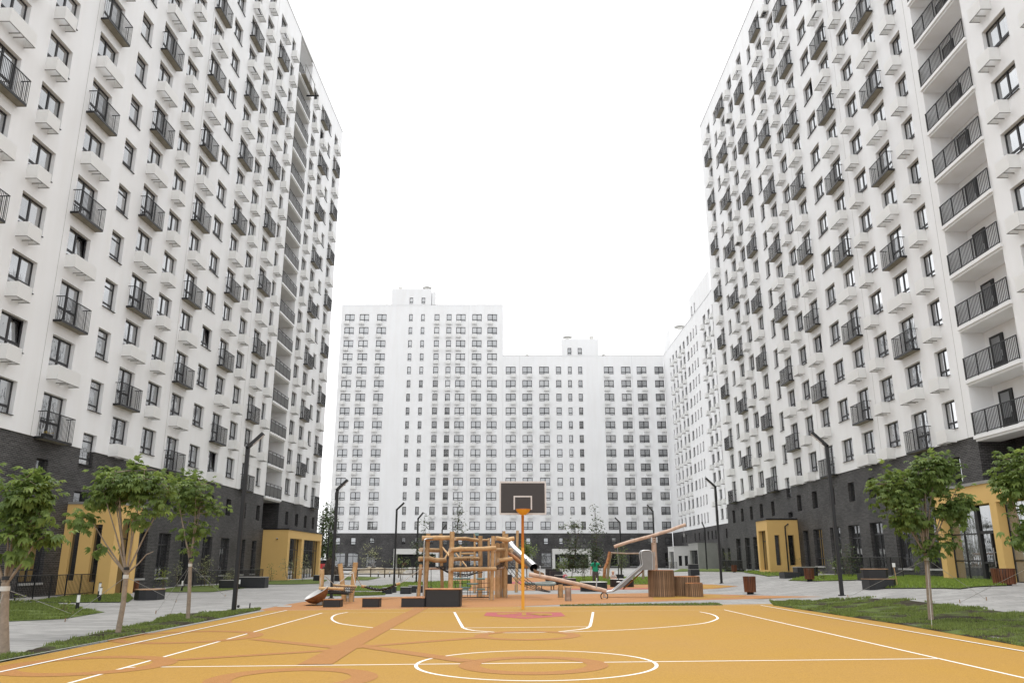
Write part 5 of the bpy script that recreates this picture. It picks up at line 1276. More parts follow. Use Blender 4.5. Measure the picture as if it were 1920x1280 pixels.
# ------------------------------------------------------------------ basketball hoop
x, y = G(980.5, 1142); z = T(x, y)
t = thing("basketball_hoop", "orange basketball hoop with brown backboard on a single orange pole", "basketball hoop", (x, y, z))
yb_ = y - 1.0
def hz(v, Y): return at(960, v, Y)[2] - z
zb0, zb1 = hz(962.5, yb_), hz(903.5, yb_); xl, xr = at(938, 930, yb_)[0] - x, at(1022.5, 930, yb_)[0] - x
zsplit = hz(1026, y)
m_ = MB(); m_.bbox(-.05, .05, -.05, .05, -.05, zsplit, HOOPO, .01); m_.build("pole", t)
m_ = MB(); m_.bbox(-.045, .045, -.045, .045, zsplit, zb0 + .35, HOOPD, .01); m_.bbox(-.04, .04, -.953, -.045, zb0 + .22, zb0 + .35, HOOPD, .01); m_.build("arm", t)
m_ = MB(); m_.box(xl, xr, -1.0, -.955, zb0, zb1, BOARD); bo = m_.build("backboard", t)
e = .075; m_ = MB(); f0, f1 = -1.008, -.95
m_.box(xl - .02, xr + .02, f0, f1, zb1 - .03, zb1 + .03, BOARDW); m_.box(xl - .02, xr + .02, f0, f1, zb0 - .03, zb0 + .02, BOARDW); m_.box(xl - .03, xl + .02, f0, f1, zb0 + .02, zb1 - .03, BOARDW); m_.box(xr - .02, xr + .03, f0, f1, zb0 + .02, zb1 - .03, BOARDW); m_.build("edge_frame", bo)
xc = (xl + xr) / 2; w2, zt, zl = .30, hz(929, yb_), hz(955, yb_); q0, q1 = -1.005, -1.0005; s_ = .045
m_ = MB(); m_.box(xc - w2, xc + w2, q0, q1, zt - s_, zt, BOARDW); m_.box(xc - w2, xc - w2 + s_, q0, q1, zl, zt - s_, BOARDW); m_.box(xc + w2 - s_, xc + w2, q0, q1, zl, zt - s_, BOARDW); m_.build("target_square", bo)
zr = hz(954.5, yb_ - .3)
m_ = MB(); m_.tube([(.23 * math.cos(2 * math.pi * k / 28), -1.28 + .23 * math.sin(2 * math.pi * k / 28), zr) for k in range(29)], .013, HOOPD, 8)
m_.box(-.09, .09, -1.07, -1.009, zr - .12, zr + .02, HOOPO); m_.build("rim", t)
m_ = MB(); m_.lathe([(.232, 0), (.20, -.07), (.13, -.13), (.085, -.17)], HOOPO, 24, (0, -1.28, zr), True); m_.build("safety_skirt", t)

# ------------------------------------------------------------------ playground
def logtube(pts, r, m=LOG, n=10, wob=.05, seed=0, end=LOGEND):
    rr = random.Random(seed); P = [Vector(p) for p in pts]; out = []; rad = []
    S_ = 4 * (len(P) - 1)
    for k in range(S_ + 1):
        s = k / 4; i = min(int(s), len(P) - 2); q = P[i].lerp(P[i + 1], s - i)
        if 0 < k < S_: q = q + Vector((rr.uniform(-1, 1), rr.uniform(-1, 1), rr.uniform(-1, 1))) * r * wob * 2.2
        out.append(q); rad.append(r * (1 + rr.uniform(-.5, .5) * wob * 2))
    b = MB(); b.tube(out, rad, m, n, True, end); return b
# climbing frame
frx, fry = -1.6, 35.5
fr_ = thing("climbing_frame", "large log climbing frame with nets, teal rungs and a plank wall", "climbing frame", (frx, fry, 0))
def post(pt, pb, Yb, r, Yt=None, m=LOG, foot=True, name="post", root=None, seed=1, cham=True):
    root = root or fr_; b = at(pb[0], pb[1], Yb); tt = at(pt[0], pt[1], Yt or Yb)
    zg = T(b[0], b[1]); b = (b[0], b[1], min(b[2], zg + .0))
    g = logtube([b, ((b[0] + tt[0]) / 2, (b[1] + tt[1]) / 2, (b[2] + tt[2]) / 2), tt], r, m, 9, .03, seed); o = bw(g, name, root)
    if foot:
        f = MB()
        for s in (-1, 1): f.box(b[0] + s * r * 1.02 - .012, b[0] + s * r * 1.02 + .012, b[1] - .04, b[1] + .04, zg - .05, zg + .38, BRKT)
        f2 = f.build("foot_bracket", o, (0, 0, 0))
        # world-space mesh: undo the offsets of post and root
    return o
def xbar(p0, p1, Y0, Y1, r, m=LOG, mids=(), name="crossbar", root=None, seed=2):
    pts = [at(p0[0], p0[1], Y0)] + [at(u, v, Y0 + (Y1 - Y0) * (i + 1) / (len(mids) + 1)) for i, (u, v) in enumerate(mids)] + [at(p1[0], p1[1], Y1)]
    return bw(logtube(pts, r, m, 10, .05, seed), name, root or fr_)
post((803, 999.5), (797, 1126), 33.2, 0.087, seed=3); post((789, 1057.5), (784.5, 1117.5), 36.6, 0.075, seed=4); post((826.5, 1000), (829.5, 1117), 37.2, 0.075, seed=5)
post((847.8, 996), (843.5, 1126), 33.0, 0.099, seed=6); post((900.8, 1004), (900, 1118.5), 36.6, 0.096, seed=7); post((924.8, 1004.5), (921.3, 1123.5), 34.4, 0.084, seed=8)
post((949.2, 1000.5), (946.6, 1118), 36.8, 0.102, seed=9); post((944.6, 995.2), (944, 1112), 39.5, 0.078, seed=10); post((970.3, 994), (968, 1102), 43, 0.072, seed=11); post((916.5, 1008), (916, 1112), 39.5, 0.060, seed=12)
post((890, 1000), (890, 1105), 42, 0.054, seed=13); post((863.5, 1022), (863, 1104), 43, 0.048, seed=14)
xbar((791.5, 1008.3), (843.5, 1007.5), 33.0, 33.3, 0.092, seed=15); xbar((852, 1009.5), (896, 1012.5), 33.6, 36.3, 0.076, mids=[(872, 1009)], seed=16); xbar((904, 1011.5), (916, 1011.8), 37, 39, 0.048, seed=17)
xbar((843.7, 1030.2), (929, 1026.8), 32.7, 34.1, 0.092, mids=[(862, 1029), (888, 1029)], seed=18); xbar((785.5, 1047.3), (836, 1049), 33.0, 33.6, 0.096, mids=[(803, 1046), (818, 1050)], seed=19); xbar((848, 1048.2), (897, 1047), 33.8, 36.4, 0.084, mids=[(868, 1047)], seed=20)
xbar((843, 1067.6), (929.5, 1066), 32.7, 34.1, 0.084, mids=[(872, 1066.5)], seed=21); xbar((789, 1030.2), (822, 1031.2), 35.6, 37.2, 0.092, seed=22); xbar((927, 1030.6), (944.6, 1029.8), 34.6, 36.6, 0.084, seed=23)
xbar((929.5, 1009), (963.5, 1009.2), 36.2, 36.6, 0.100, mids=[(940, 1010), (950, 1012)], seed=24); xbar((934, 1050), (959, 1047.2), 36.0, 36.6, 0.088, seed=25); xbar((930.5, 1065.5), (943.5, 1064), 35.5, 36.5, 0.048, LOGP, seed=26)
xbar((788, 1065.5), (830, 1065), 36, 37.5, 0.048, LOGP, seed=27); xbar((830, 1026), (846, 1046), 37.2, 34, 0.040, seed=28); xbar((845, 1028), (832, 1050), 37.2, 36, 0.040, seed=29); xbar((855, 1037), (875, 1062), 38, 36, 0.036, seed=30)
xbar((866, 1037.5), (892, 1037), 42.5, 42, 0.056, seed=31); xbar((868, 1044), (892, 1043), 42.5, 42, 0.040, seed=32); xbar((893, 1031), (916, 1030), 42, 39.5, 0.056, seed=33)
# plank wall
for i in range(7):
    u = 929.5 + i * 2.35; Yp = 36.4 + i * .1; a = at(u, 1017.5 + rnd.uniform(-1, 1), Yp); b = at(u, 1117, Yp)
    g = MB(); g.bbox(a[0] - .028, a[0] + .022, Yp, Yp + .06, 0, a[2], LOG, .008); bw(g, "plank", fr_)
# net basket and vertical net with teal rungs
g = MB()
N_ = 7
c00, c10, c11, c01 = [Vector(at(*q)) for q in ((820, 1062, 33.4), (916, 1062, 34.4), (903, 1061, 36.6), (826, 1061, 37))]
def netp(s, q, sag): p = c00.lerp(c10, s).lerp(c01.lerp(c11, s), q); p.z -= sag * 16 * s * (1 - s) * q * (1 - q); return p
for k in range(N_ + 1):
    q = k / N_; g.tube([netp(i / 8, q, .42) for i in range(9)], .013, ROPE, 5); g.tube([netp(q, i / 8, .42) for i in range(9)], .013, ROPE, 5)
g.tube([at(807, 1053, 33.4), at(822, 1064, 33.6), at(836, 1071, 33.6)], .014, ROPE, 5); g.tube([at(815, 1062, 33.4), at(845, 1072, 33.6), at(878, 1077, 34), at(905, 1072, 34.4)], .016, ROPE, 5)
bw(g, "rope_net", fr_)
g = MB(); Yn = 35.0
for u in (853, 866, 877, 881, 895, 907.5): g.tube([at(u, 1046 if u < 890 else 1066, Yn), at(u + rnd.uniform(-1, 1), 1118, Yn)], .012, ROPE, 5)
for v in (1092.5, 1101, 1110, 1118.5): g.tube([at(852, v, Yn), at(880, v + .5, Yn), at(918, v - .5, Yn)], .010, ROPE, 5)
g.tube([at(864, 1120, Yn), at(918, 1119, Yn)], .012, ROPE, 5)
bw(g, "rope_net", fr_)
for (u0, u1, v) in ((849, 881, 1084.3), (893.5, 909.5, 1084.5), (875.5, 896.5, 1094), (863.5, 881, 1101), (863.5, 879, 1104.3), (894, 909.5, 1104)):
    g = MB(); g.tube([at(u0, v, Yn), at(u1, v, Yn)], .035, TEAL, 10); bw(g, "rung", fr_)
for u in (801.5, 808.3):
    g = MB(); g.tube([at(u, 1066, 33.6), at(u, 1101, 33.6)], .012, ROPE, 5); p = at(u, 1101, 33.6); g.lathe([(.01, .03), (.07, .0), (.07, -.03), (.01, -.04)], BLACK, 12, p); bw(g, "hanging_rope", fr_)
g = MB(); g.tube([at(*q) for q in smooth([(793.6, 1121, 32.7), (794.5, 1060, 32.7), (795.3, 1016, 32.7), (797, 1011.5, 32.7), (801, 1009.7, 32.8), (813.5, 1009, 33.1)], 4)], .03, STEEL, 8); bw(g, "climbing_pole", fr_)
a = at(894, 1001, 41.9); g = MB(); g.box(a[0] - .1, a[0] + .1, 41.8, 41.9, a[2] - .07, a[2] + .07, TEAL); bw(g, "sign_plate", fr_)
for (u, v) in ((883, 1050), (863.5, 1050)): g = MB(); g.tube([at(u, v - 3, 34.9), at(u - 1.5, v + 4, 34.9)], .02, STEEL, 6); bw(g, "grip", fr_)
g = MB()
for k in range(5):
    a0 = Vector(at(946, 1048 + k * 2.5, 36.7)); b0 = Vector(at(929, 1062 + k * 1.5, 35.2)); g.tube([a0, (a0 + b0) / 2 - Vector((0, 0, .05)), b0], .014, ROPE, 5)
bw(g, "rope_net", fr_)
# rope slope at the right of the frame
g = MB(); L0 = [(946, 1058, 36.8), (957, 1075, 35.6), (975, 1094, 34.2), (1005, 1105, 33.8), (1030, 1109.5, 33.6)]; L1 = [(952, 1050, 39.5), (966, 1062, 39), (985, 1082, 38), (1012, 1101, 36.5), (1032, 1108.5, 34)]
L0 = smooth(L0, 5); L1 = smooth(L1, 5); a0 = [Vector(at(*q)) for q in L0]; a1 = [Vector(at(*q)) for q in L1]
for s in (0, .33, .66, 1): g.tube([p.lerp(q, s) for p, q in zip(a0, a1)], .014, ROPE, 5)
for k in range(1, len(a0), 2): g.tube([a0[k], a1[k]], .012, ROPE, 4)
bw(g, "rope_slope", fr_)

# tube slide
sl = thing("tube_slide", "stainless steel tube slide coming down from the climbing frame", "slide", (0.2, 39.0, 0))
pts = [at(*q) for q in smooth([(956.5, 1011, 39.0), (957.5, 1021, 38.8), (963, 1029.5, 38.5), (978, 1043, 38.0), (993, 1055.5, 37.5), (1000.5, 1063, 37.2)], 4)]
r_ = .19
g = MB(); P_ = [Vector(p) for p in pts]; n = 18
def hollow(b, P, r, m, n=18, inner=None):
    o = MB(); o.tube(P, r, m, n); k = len(o.f) - 2; b.add(o.v[:-2 * n] if False else o.v, o.f[:k], m, True)
    o2 = MB(); o2.tube(P, r * .93, inner or m, n); b.add(o2.v, [tuple(reversed(f)) for f in o2.f[:-2]], inner or m, True)
hollow(g, P_, r_, STEEL, 18, BLACK); bw(g, "tube", sl)
for k in (-6, -1):
    g = MB(); d = (P_[k] - P_[k - 1]).normalized(); hollow(g, [P_[k] - d * .03, P_[k] + d * .03], r_ * 1.07, STEEL if k == -1 else BRKT, 18); bw(g, "flange", sl)
g = MB(); d = (P_[-1] - P_[-2]).normalized(); e0 = P_[-1] - Vector((0, 0, .06)); e1 = Vector(at(1020, 1074, 37.1))
for i in range(6):
    a_, b_ = math.pi * (1 + i / 6), math.pi * (1 + (i + 1) / 6)
    f_ = lambda c, a, r: (c.x + .0, c.y + r * math.cos(a), c.z + r * math.sin(a))
    g.add([f_(e0, a_, .17), f_(e0, b_, .17), f_(e1, b_, .15), f_(e1, a_, .15)], [(0, 1, 2, 3)], STEEL, True)
bw(g, "run_out", sl)
bw(logtube([at(954, 1036, 38.2), at(974, 1052, 37.8), at(988, 1062, 37.5)], .10, LOGD, 8, .02, 50), "support_beam", sl)
g = logtube([at(955.5, 1030.5, 37.6), at(960, 1032, 37.5)], .10, LOG, 10, .02, 51); bw(g, "log_stub", sl)

# ring shaped balance lounger
x, y = at(1011, 1096, 46)[0], 46.5; t = thing("balance_ring", "low grey green woven ring on short black legs under the seesaw log", "balance ring", (x, y, T(x, y)))
g = MB(); g.tube([(.88 * math.cos(2 * math.pi * k / 40), .88 * math.sin(2 * math.pi * k / 40), .33 + .03 * math.sin(4 * math.pi * k / 40)) for k in range(41)], .085, RINGM, 10); g.build("ring", t)
for k in range(6): a_ = math.pi * (k + .3) / 3; g = MB(); g.tube([(.88 * math.cos(a_), .88 * math.sin(a_), -.05), (.88 * math.cos(a_), .88 * math.sin(a_), .3)], .025, BLACK, 8); g.build("leg", t)
g = MB()
for k in range(14): a_ = math.pi * (.75 + k / 14 * .7); g.tube([(.8 * math.cos(a_), .8 * math.sin(a_), .40), (.97 * math.cos(a_), .97 * math.sin(a_), .40), (.97 * math.cos(a_ + .1), .97 * math.sin(a_ + .1), .25)], .012, ROPE, 4)
g.build("rope_wrap", t)

# seesaw log with tyre
ss = thing("log_seesaw", "long pale log seesaw with two steel grips and a small tyre under its low end", "seesaw", (2.0, 34.8, 0))
bw(logtube([at(991.5, 1076, 34.8), at(1040, 1085, 34.8), at(1090, 1096, 34.8), at(1137, 1107.5, 34.8)], .088, LOGP, 14, .02, 60), "log", ss)
for (u, v0, v1) in ((1012, 1062, 1080), (1118, 1085, 1102)):
    p0, p1 = Vector(at(u, v1, 34.8)), Vector(at(u + .6, v0, 34.8)); g = MB(); g.tube([p0 + Vector((0, -.08, 0)), p1 + Vector((0, -.09, 0)), p1 + Vector((0, -.03, .03)), p1 + Vector((0, .05, 0)), p0 + Vector((0, .08, 0))], .018, STEEL, 8); bw(g, "grip", ss)
p = at(1133, 1117, 34.8); g = MB(); g.tube([(p[0] + .145 * math.cos(2 * math.pi * k / 24), 34.8, p[2] + .145 * math.sin(2 * math.pi * k / 24)) for k in range(25)], .022, BLACK, 8); g.tube([(p[0], 34.8, p[2] + .12), (p[0], 34.8, p[2] - .02)], .045, LOGP, 8); g.box(p[0] - .05, p[0] + .09, 34.75, 34.85, p[2] - .06, p[2] - .02, BRKT); bw(g, "tyre", ss)
for (u, vt, vb, Yp, r) in ((1051, 1095, 1119.5, 36.3, .10), (1065.3, 1101, 1126.5, 33.1, .11)):
    b = at(u, vb, Yp); tt = at(u, vt, Yp); bw(logtube([(b[0], b[1], T(b[0], b[1]) - .05), tt], r, LOGP if r > .1 else LOG, 12, .02, 61), "post", ss)
    g = MB()
    for s in (-1, 1): g.box(b[0] + s * (r + .008) - .008, b[0] + s * (r + .008) + .008, b[1] - .05, b[1] + .05, -.05, .42 if r < .105 else .6, BRKT)
    bw(g, "bracket", ss)

# steel slide
Yc = 36.2
st = thing("steel_slide", "straight stainless slide with tall rounded cheeks leaning on the tallest barrel", "slide", (5.5, Yc, 0))
prof = [(1137.5, 1108.6), (1149, 1107.4), (1157, 1101), (1203.5, 1060.5), (1205, 1056), (1202.3, 1042), (1202.2, 1036), (1204.5, 1032.5), (1209, 1031.3), (1217, 1031.2), (1221.5, 1033), (1223, 1038), (1223.5, 1067.5), (1204.5, 1068), (1197, 1072.5), (1172, 1097), (1163, 1103.5), (1150, 1109), (1137.5, 1109.6)]
for dy in (0, .50):
    g = MB(); pts = [(at(u, v, Yc)[0], at(u, v, Yc)[2]) for u, v in prof]; n = len(pts)
    g.add([(a, Yc + dy, b) for a, b in pts] + [(a, Yc + dy + .012, b) for a, b in pts], [tuple(range(n)), tuple(range(2 * n - 1, n - 1, -1))] + [(i, n + i, n + (i + 1) % n, (i + 1) % n) for i in range(n)], STEELM)
    bw(g, "side_cheek", st)
    g = MB(); g.tube([(a, Yc + dy + .006, b) for a, b in [pts[i] for i in range(0, 13)]], .024, STEEL, 8); bw(g, "edge_tube", st)
ch = [(1137.5, 1109), (1149.5, 1108), (1160, 1101.5), (1200, 1066), (1222, 1065.5)]; g = MB(); cp = [at(u, v, Yc) for u, v in ch]
for i in range(len(cp) - 1): g.add([(cp[i][0], Yc + .013, cp[i][2]), (cp[i + 1][0], Yc + .013, cp[i + 1][2]), (cp[i + 1][0], Yc + .499, cp[i + 1][2]), (cp[i][0], Yc + .499, cp[i][2])], [(0, 1, 2, 3)], STEEL)
bw(g, "chute", st)
g = MB()
for u in (1224.5, 1227): p0, p1 = at(u, 1072, Yc + .25), at(u, 1034, Yc + .25); g.tube([p0, p1], .02, STEEL, 8)
bw(g, "hand_rail", st)
bw(logtube([at(1206, 1069, Yc + .25), at(1168, 1104, Yc + .25)], .03, LOGD, 8, .01, 70), "support_beam", st)

# hanging log balance on a forked post
Yh = 41.0
hb = thing("hanging_log", "long log balanced high on a forked wooden post, ropes at both ends", "playground crane", (at(1228, 1100, Yh)[0], Yh, 0))
bw(logtube([at(1151.5, 1024.5, Yh), at(1180, 1015, Yh), at(1222, 1004, Yh), at(1258, 993, Yh), at(1285.5, 982.8, Yh)], .082, LOGP, 14, .03, 80), "log", hb)
b = at(1230, 1110, Yh); tt = at(1225.5, 1006, Yh); g = MB(); g.tube([(b[0], Yh, T(b[0], Yh) - .05), ((b[0] + tt[0]) / 2, Yh, tt[2] * .5), (tt[0], Yh, tt[2] - .03)], [.15, .14, .12], LOGP, 10); bw(g, "post", hb)
g = MB()
for s in (-1, 1): g.box(tt[0] + s * .13 - .03, tt[0] + s * .13 + .03, Yh - .13, Yh - .12, tt[2] - .28, tt[2] - .02, STEEL)
for zz in (.12, .24): g.ball((tt[0], Yh - .125, tt[2] - zz), .03, BLACK, 8)
bw(g, "fork_plate", hb)
p0 = at(1157.8, 1026, Yh); p1 = at(1160, 1090, Yh); g = MB(); g.tube([p0, (p0[0] + .01, Yh, (p0[2] + p1[2]) / 2)], .012, STEEL, 5); g.tube([(p0[0] + .01, Yh, (p0[2] + p1[2]) / 2), p1], .022, ROPE, 6); g.lathe([(.03, .03), (.12, .01), (.12, -.02), (.02, -.03)], WHITEP, 14, p1); bw(g, "hanging_rope", hb)
p0 = at(1282, 985, Yh); p1 = at(1282.5, 1006, Yh); g = MB(); g.tube([p0, p1], .01, STEEL, 5); g.tube([at(1282.5, 1000, Yh), p1], .025, STEEL, 6); bw(g, "hanging_rope", hb)

# far swing frame
Yw = 60
sw = thing("swing_frame", "wooden swing frame with crooked legs behind the steel slide", "swing frame", (at(1140, 1080, Yw)[0], Yw, 0))
bw(logtube([at(1133, 1083, Yw - .6), at(1134, 1066, Yw - .5), at(1140, 1050, Yw - .2), at(1143, 1034.5, Yw)], .11, LOGD, 10, .05, 90), "leg", sw)
bw(logtube([at(1139, 1084, Yw + .8), at(1141, 1060, Yw + .5), at(1145.5, 1037, Yw)], .10, LOGP, 10, .05, 91), "leg", sw); bw(logtube([at(1143, 1036, Yw), at(1175, 1037.3, Yw), at(1206, 1037, Yw)], .06, LOGP, 10, .04, 92), "beam", sw)
bw(logtube([at(1206, 1084, Yw + .6), at(1206, 1037, Yw)], .09, LOGP, 10, .05, 93), "leg", sw)

# hammock with three posts
hk = thing("post_hammock", "net hammock slung between three leaning wooden posts", "hammock", (-5.6, 33.0, 0))
post((603.8, 1066.3), (602, 1128), 31.6, 0.087, root=hk, seed=101, foot=False); post((637.4, 1056), (646, 1123), 33.6, 0.099, root=hk, seed=102); post((666.5, 1053.6), (658.3, 1124), 33.4, 0.102, root=hk, seed=103)
b0, b1, d0, d1 = [Vector(at(*q)) for q in ((598, 1102, 30.8), (644, 1103.3, 30.9), (624.5, 1096.5, 32.8), (668.5, 1099.3, 32.8))]
bw(logtube([b0, (b0 + b1) / 2, b1], .052, LOG, 10, .03, 104), "spreader_bar", hk); bw(logtube([d0, (d0 + d1) / 2, d1], .048, LOG, 10, .03, 105), "spreader_bar", hk)
g = MB()
for k in range(13): s = .04 + .92 * k / 12; p, q = b0.lerp(b1, s), d0.lerp(d1, s); g.tube([p, p.lerp(q, .33) - Vector((0, 0, .18)), p.lerp(q, .66) - Vector((0, 0, .18)), q], .014, ROPE, 5)
for s in (.12, .25, .4, .6, .75, .88):
    sg = -.24 * 4 * s * (1 - s); g.tube([b0.lerp(d0, s) + Vector((0, 0, sg)), b1.lerp(d1, s) + Vector((0, 0, sg))], .014, ROPE, 5)
bw(g, "net", hk)
g = MB()
for a_, c_ in (((608, 1078, 30.9), (627, 1095.5, 32.8)), ((662, 1072, 33.2), (631, 1095, 32.8)), ((661.5, 1071, 33.2), (666, 1097, 32.8)), ((664, 1071, 33.2), (678, 1098, 34.5)), ((601, 1082, 30.8), (600, 1101, 30.8))):
    g.tube([at(*a_), at(*c_)], .013, ROPEW, 5)
bw(g, "rope", hk)
# rope hammock seen edge on
hn = thing("rope_hammock", "sagging black rope hammock with wooden spreaders between posts and climbing frame", "hammock", (-4.6, 36.0, 0))
for a_, c_ in (((677.5, 1098, 34.5), (686, 1099.5, 34.5)), ((743, 1094.6, 36.5), (750, 1093, 36.5))): bw(logtube([at(*a_), at(*c_)], .055, LOG, 10, .03, 110), "spreader_bar", hn)
c1 = [Vector(at(*q)) for q in smooth([(686, 1100, 34.5), (698, 1103.5, 34.9), (712, 1105, 35.3), (727, 1102.5, 35.9), (743, 1095.5, 36.5)], 5)]
g = MB()
for dy in (-.35, -.18, 0, .18, .35): g.tube([p + Vector((0, dy, -.02 + abs(dy) * .12)) for p in c1], .022, ROPE, 5)
for k in range(0, len(c1), 1): p = c1[k]; g.tube([p + Vector((0, -.37, .03)), p + Vector((0, 0, -.03)), p + Vector((0, .37, .03))], .014, ROPEW if k % 2 else ROPE, 4)
bw(g, "net", hn)
g = MB(); g.tube([at(750, 1093, 36.5), at(786, 1068, 36.8)], .013, ROPEW, 5); bw(g, "rope", hn)

# tilted bowl
x, y = G(588, 1135); bl = thing("spinning_bowl", "tilted brown bowl with white lining at the corner of the court", "spinning bowl", (x, y + .3, T(x, y)))
rm = .47
g = MB(); pr = [(.02, -.36), (.14, -.345), (.27, -.27), (.38, -.16), (.45, -.04), (rm, .02)]; g.lathe(pr, LOGD, 30)
o1 = g.build("shell", bl, (-.0, 0, .42)); o1.rotation_euler = (R(13), R(-27), 0)
g = MB(); pr2 = [(rm, .02), (rm - .03, .03), (.40, -.04), (.30, -.15), (.16, -.23), (.01, -.26)]; g.lathe(pr2, mat('bowl_lining', (0.52, 0.52, 0.51), 0.4), 30); o2 = g.build("lining", bl, (0, 0, .42)); o2.rotation_euler = (R(13), R(-27), 0)
g = MB(); g.tube([(.12, 0, -.05), (.16, 0, .12), (.13, 0, .22)], [.13, .10, .08], STONE, 10); g.tube([(.3, 0, -.05), (.28, 0, .25)], .05, LOG, 8); g.box(-.30, .45, -.25, .25, -.04, .025, SOIL); g.build("base", bl)

# ------------------------------------------------------------------ people
def skin(name, pts, edges, m, parent, sub=2, root=0):
    me = bpy.data.meshes.new(name); me.from_pydata([p[:3] for p in pts], edges, []); me.materials.append(m)
    o = put(name, me, parent); md = o.modifiers.new("skin", 'SKIN'); md.use_smooth_shade = True
    for i, p in enumerate(pts):
        sv = me.skin_vertices[0].data[i]; sv.radius = (p[3], p[4] if len(p) > 4 else p[3]); sv.use_root = (i == root)
    s = o.modifiers.new("sub", 'SUBSURF'); s.levels = sub; s.render_levels = sub
    return o
def chain(n, a=0): return [(i, i + 1) for i in range(a, a + n - 1)]
x, y = at(1117, 1097, 52)[0], 52.0
wm = thing("person", "woman in green t-shirt and grey leggings seen from behind, arm raised to her head", "person", (x, y, T(x, y)))
# facing away (+y); skeleton in metres
body = [(0, 0, .92, .15, .11), (0, 0, 1.10, .125, .095), (0, 0, 1.27, .14, .10), (0, 0, 1.37, .10, .08), (0, .01, 1.45, .05), (0, .02, 1.54, .078, .088), (0, .02, 1.62, .06, .07),
        (-.09, 0, .80, .105), (-.11, -.01, .48, .070), (-.12, 0, .12, .042), (-.12, .10, .03, .035, .03), (.09, 0, .80, .105), (.115, 0, .48, .070), (.13, -.01, .12, .042), (.13, .10, .03, .035, .03),
        (-.20, 0, 1.36, .055), (-.26, -.01, 1.10, .042), (-.28, .04, .88, .030), (-.28, .06, .78, .026, .018), (.20, 0, 1.36, .055), (.33, .02, 1.22, .043), (.17, .05, 1.46, .030), (.12, .06, 1.52, .026)]
ed = [(0, 1), (1, 2), (2, 3), (3, 4), (4, 5), (5, 6), (0, 7), (7, 8), (8, 9), (9, 10), (0, 11), (11, 12), (12, 13), (13, 14), (3, 15), (15, 16), (16, 17), (17, 18), (3, 19), (19, 20), (20, 21), (21, 22)]
skin("body", body, ed, SKIN, wm)
skin("t_shirt", [(0, 0, .85, .205, .16), (0, 0, .96, .205, .158), (0, 0, 1.12, .172, .135), (0, 0, 1.28, .178, .13), (0, 0, 1.39, .13, .095), (-.20, 0, 1.365, .083), (-.245, -.005, 1.19, .078), (.20, 0, 1.37, .083), (.295, .015, 1.27, .072)], [(0, 1), (1, 2), (2, 3), (3, 4), (4, 5), (5, 6), (4, 7), (7, 8)], SHIRT, wm)
skin("leggings", [(0, 0, 1.06, .17, .13), (0, 0, .94, .195, .155), (-.09, 0, .80, .135), (-.11, -.01, .48, .085), (-.12, 0, .13, .055), (.09, 0, .80, .135), (.115, 0, .48, .085), (.13, -.01, .13, .055)], [(0, 1), (1, 2), (2, 3), (3, 4), (1, 5), (5, 6), (6, 7)], LEGG, wm)
skin("hair", [(0, .0, 1.60, .098, .10), (0, -.02, 1.53, .095, .09), (-.02, -.09, 1.44, .05, .04), (-.03, -.13, 1.30, .045, .03), (-.03, -.13, 1.17, .025, .02)], chain(5), HAIR, wm)
g = MB()
for k, (l, dx) in enumerate(((.07, -.03), (.078, -.01), (.074, .01), (.06, .03))): g.tube([(-.28 + dx * .6, .065, .775), (-.28 + dx * .6, .075, .74), (-.28 + dx * .5, .07, .775 - l)], .008, SKIN, 5)
g.tube([(-.26, .07, .80), (-.245, .09, .76)], .009, SKIN, 5)
for k in range(4): g.tube([(.12, .06, 1.52 + .0), (.10 - .006 * k, .03 - .012 * k, 1.55 + .014 * k), (.075, .02 - .012 * k, 1.565 + .014 * k)], .008, SKIN, 5)
g.tube([(.12, .07, 1.52), (.10, .09, 1.55)], .009, SKIN, 5); g.build("fingers", wm)
g = MB(); g.box(-.16, -.08, -.06, .17, 0, .07, WHITEP); g.box(.09, .17, -.06, .17, 0, .07, WHITEP); g.build("shoes", wm)
x, y = at(1150, 1090, 54)[0], 54.0
kd = thing("person", "small blond child in pale clothes crouching near the far swing frame", "child", (x, y, T(x, y) + .18))
skin("body", [(0, 0, .20, .12, .10), (-.01, -.03, .36, .10, .085), (-.01, -.05, .47, .06), (-.01, -.06, .55, .05), (-.01, -.06, .64, .105, .115), (-.01, -.06, .72, .085), (-.10, -.16, .24, .065), (-.11, -.24, .02, .045), (.09, -.18, .22, .065), (.10, -.24, .02, .045),
              (-.15, -.06, .44, .045), (-.19, -.16, .30, .035), (-.10, -.26, .28, .028), (.13, -.06, .44, .045), (.18, -.16, .30, .035), (.10, -.26, .26, .028)],
     [(0, 1), (1, 2), (2, 3), (3, 4), (4, 5), (0, 6), (6, 7), (0, 8), (8, 9), (2, 10), (10, 11), (11, 12), (2, 13), (13, 14), (14, 15)], SKIN, kd)
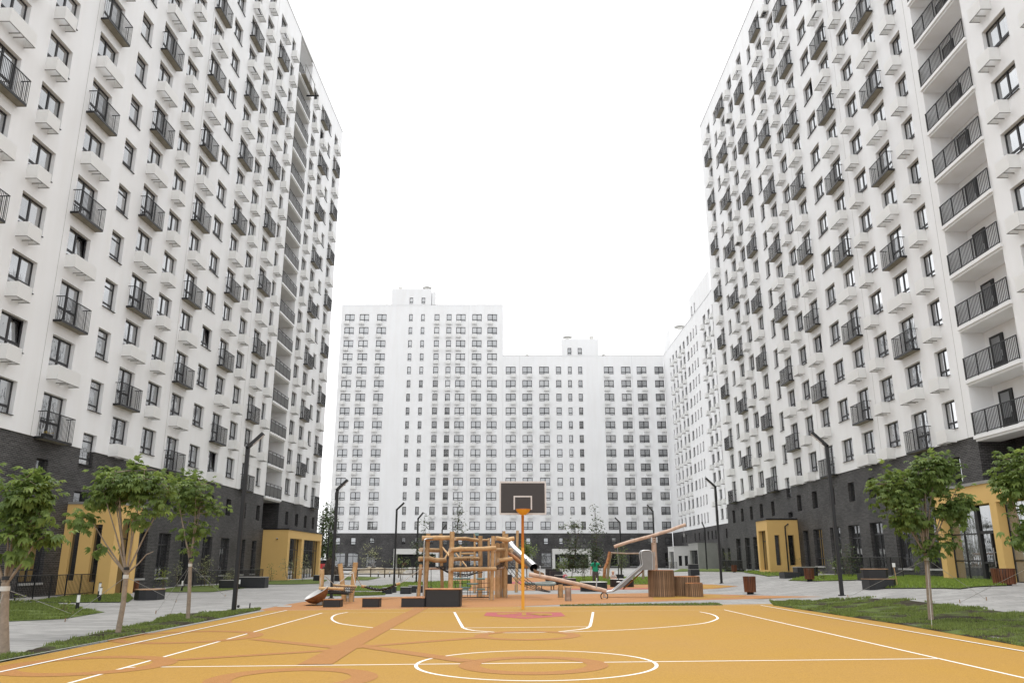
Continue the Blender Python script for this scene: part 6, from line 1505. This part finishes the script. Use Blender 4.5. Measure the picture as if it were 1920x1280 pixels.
skin("top", [(0, 0, .20, .15, .13), (-.01, -.03, .36, .13, .11), (-.01, -.05, .46, .09, .08), (-.15, -.06, .44, .065), (-.185, -.14, .32, .055), (.13, -.06, .44, .065), (.175, -.14, .32, .055)], [(0, 1), (1, 2), (2, 3), (3, 4), (2, 5), (5, 6)], CLOTHW, kd)
skin("hair", [(-.01, -.03, .68, .11, .115), (-.01, -.04, .74, .085)], [(0, 1)], HAIRB, kd)
g = MB(); g.ball((-.04, -.165, .655), .012, HAIR, 6); g.ball((.03, -.165, .655), .012, HAIR, 6); g.ball((-.005, -.178, .625), .014, SKIN, 6); g.box(-.03, .02, -.172, -.16, .585, .592, PINK); g.build("face", kd)
# pink backpack on the black block
x, y = at(1060.5, 1084, 54)[0], 54.4; zt = at(1060.5, 1084, 54)[2]
bp = thing("backpack", "pink and grey backpack lying on a black block", "backpack", (x, y, zt))
g = MB(); g.ball((0, 0, .13), .16, PINK, 12, (1, .6, .85)); g.build("body", bp); g = MB(); g.ball((.05, -.08, .10), .09, BRKT, 10, (1, .6, .8)); g.build("pocket", bp); g = MB(); g.tube([(-.1, -.02, .2), (-.04, -.02, .28), (.05, -.02, .27)], .012, CLOTHW, 5); g.build("strap", bp)
# marker board on a stick, flower box
x, y = G(1683, 1097); t = thing("marker_stick", "small white plate on a thin wooden stick beside the two tier bench", "marker", (x, y, T(x, y)))
h = at(1680, 1055, y)[2] - T(x, y); g = MB(); g.tube([(0, 0, -.05), (-.06, 0, h - .12)], .015, LOG, 6); g.build("stick", t); g = MB(); g.box(-.12, .0, -.02, -.005, h - .15, h, WHITEP); g.build("plate", t)
fb = thing("flower_box", "yellow flower box on the lowest balcony above the dark brick", "flower box", (-22.8 + .013 * 37.9 + .30, 37.7, ZL + .03))
g = MB(); g.box(-.1, .1, -.35, .35, 0, .14, DARKBOX); g.build("box", fb)
V_, F_ = [], []
for _ in range(26): leafclump(V_, F_, (rnd.uniform(-.08, .08), rnd.uniform(-.32, .32), .2), .05, 2, .03, .3, rnd, Vector((0, 0, 1)))
me = bpy.data.meshes.new("flowers"); me.from_pydata(V_, [], F_); me.materials.append(mat("yellow_petal", (.62, .47, .12), .6)); put("flowers", me, fb)
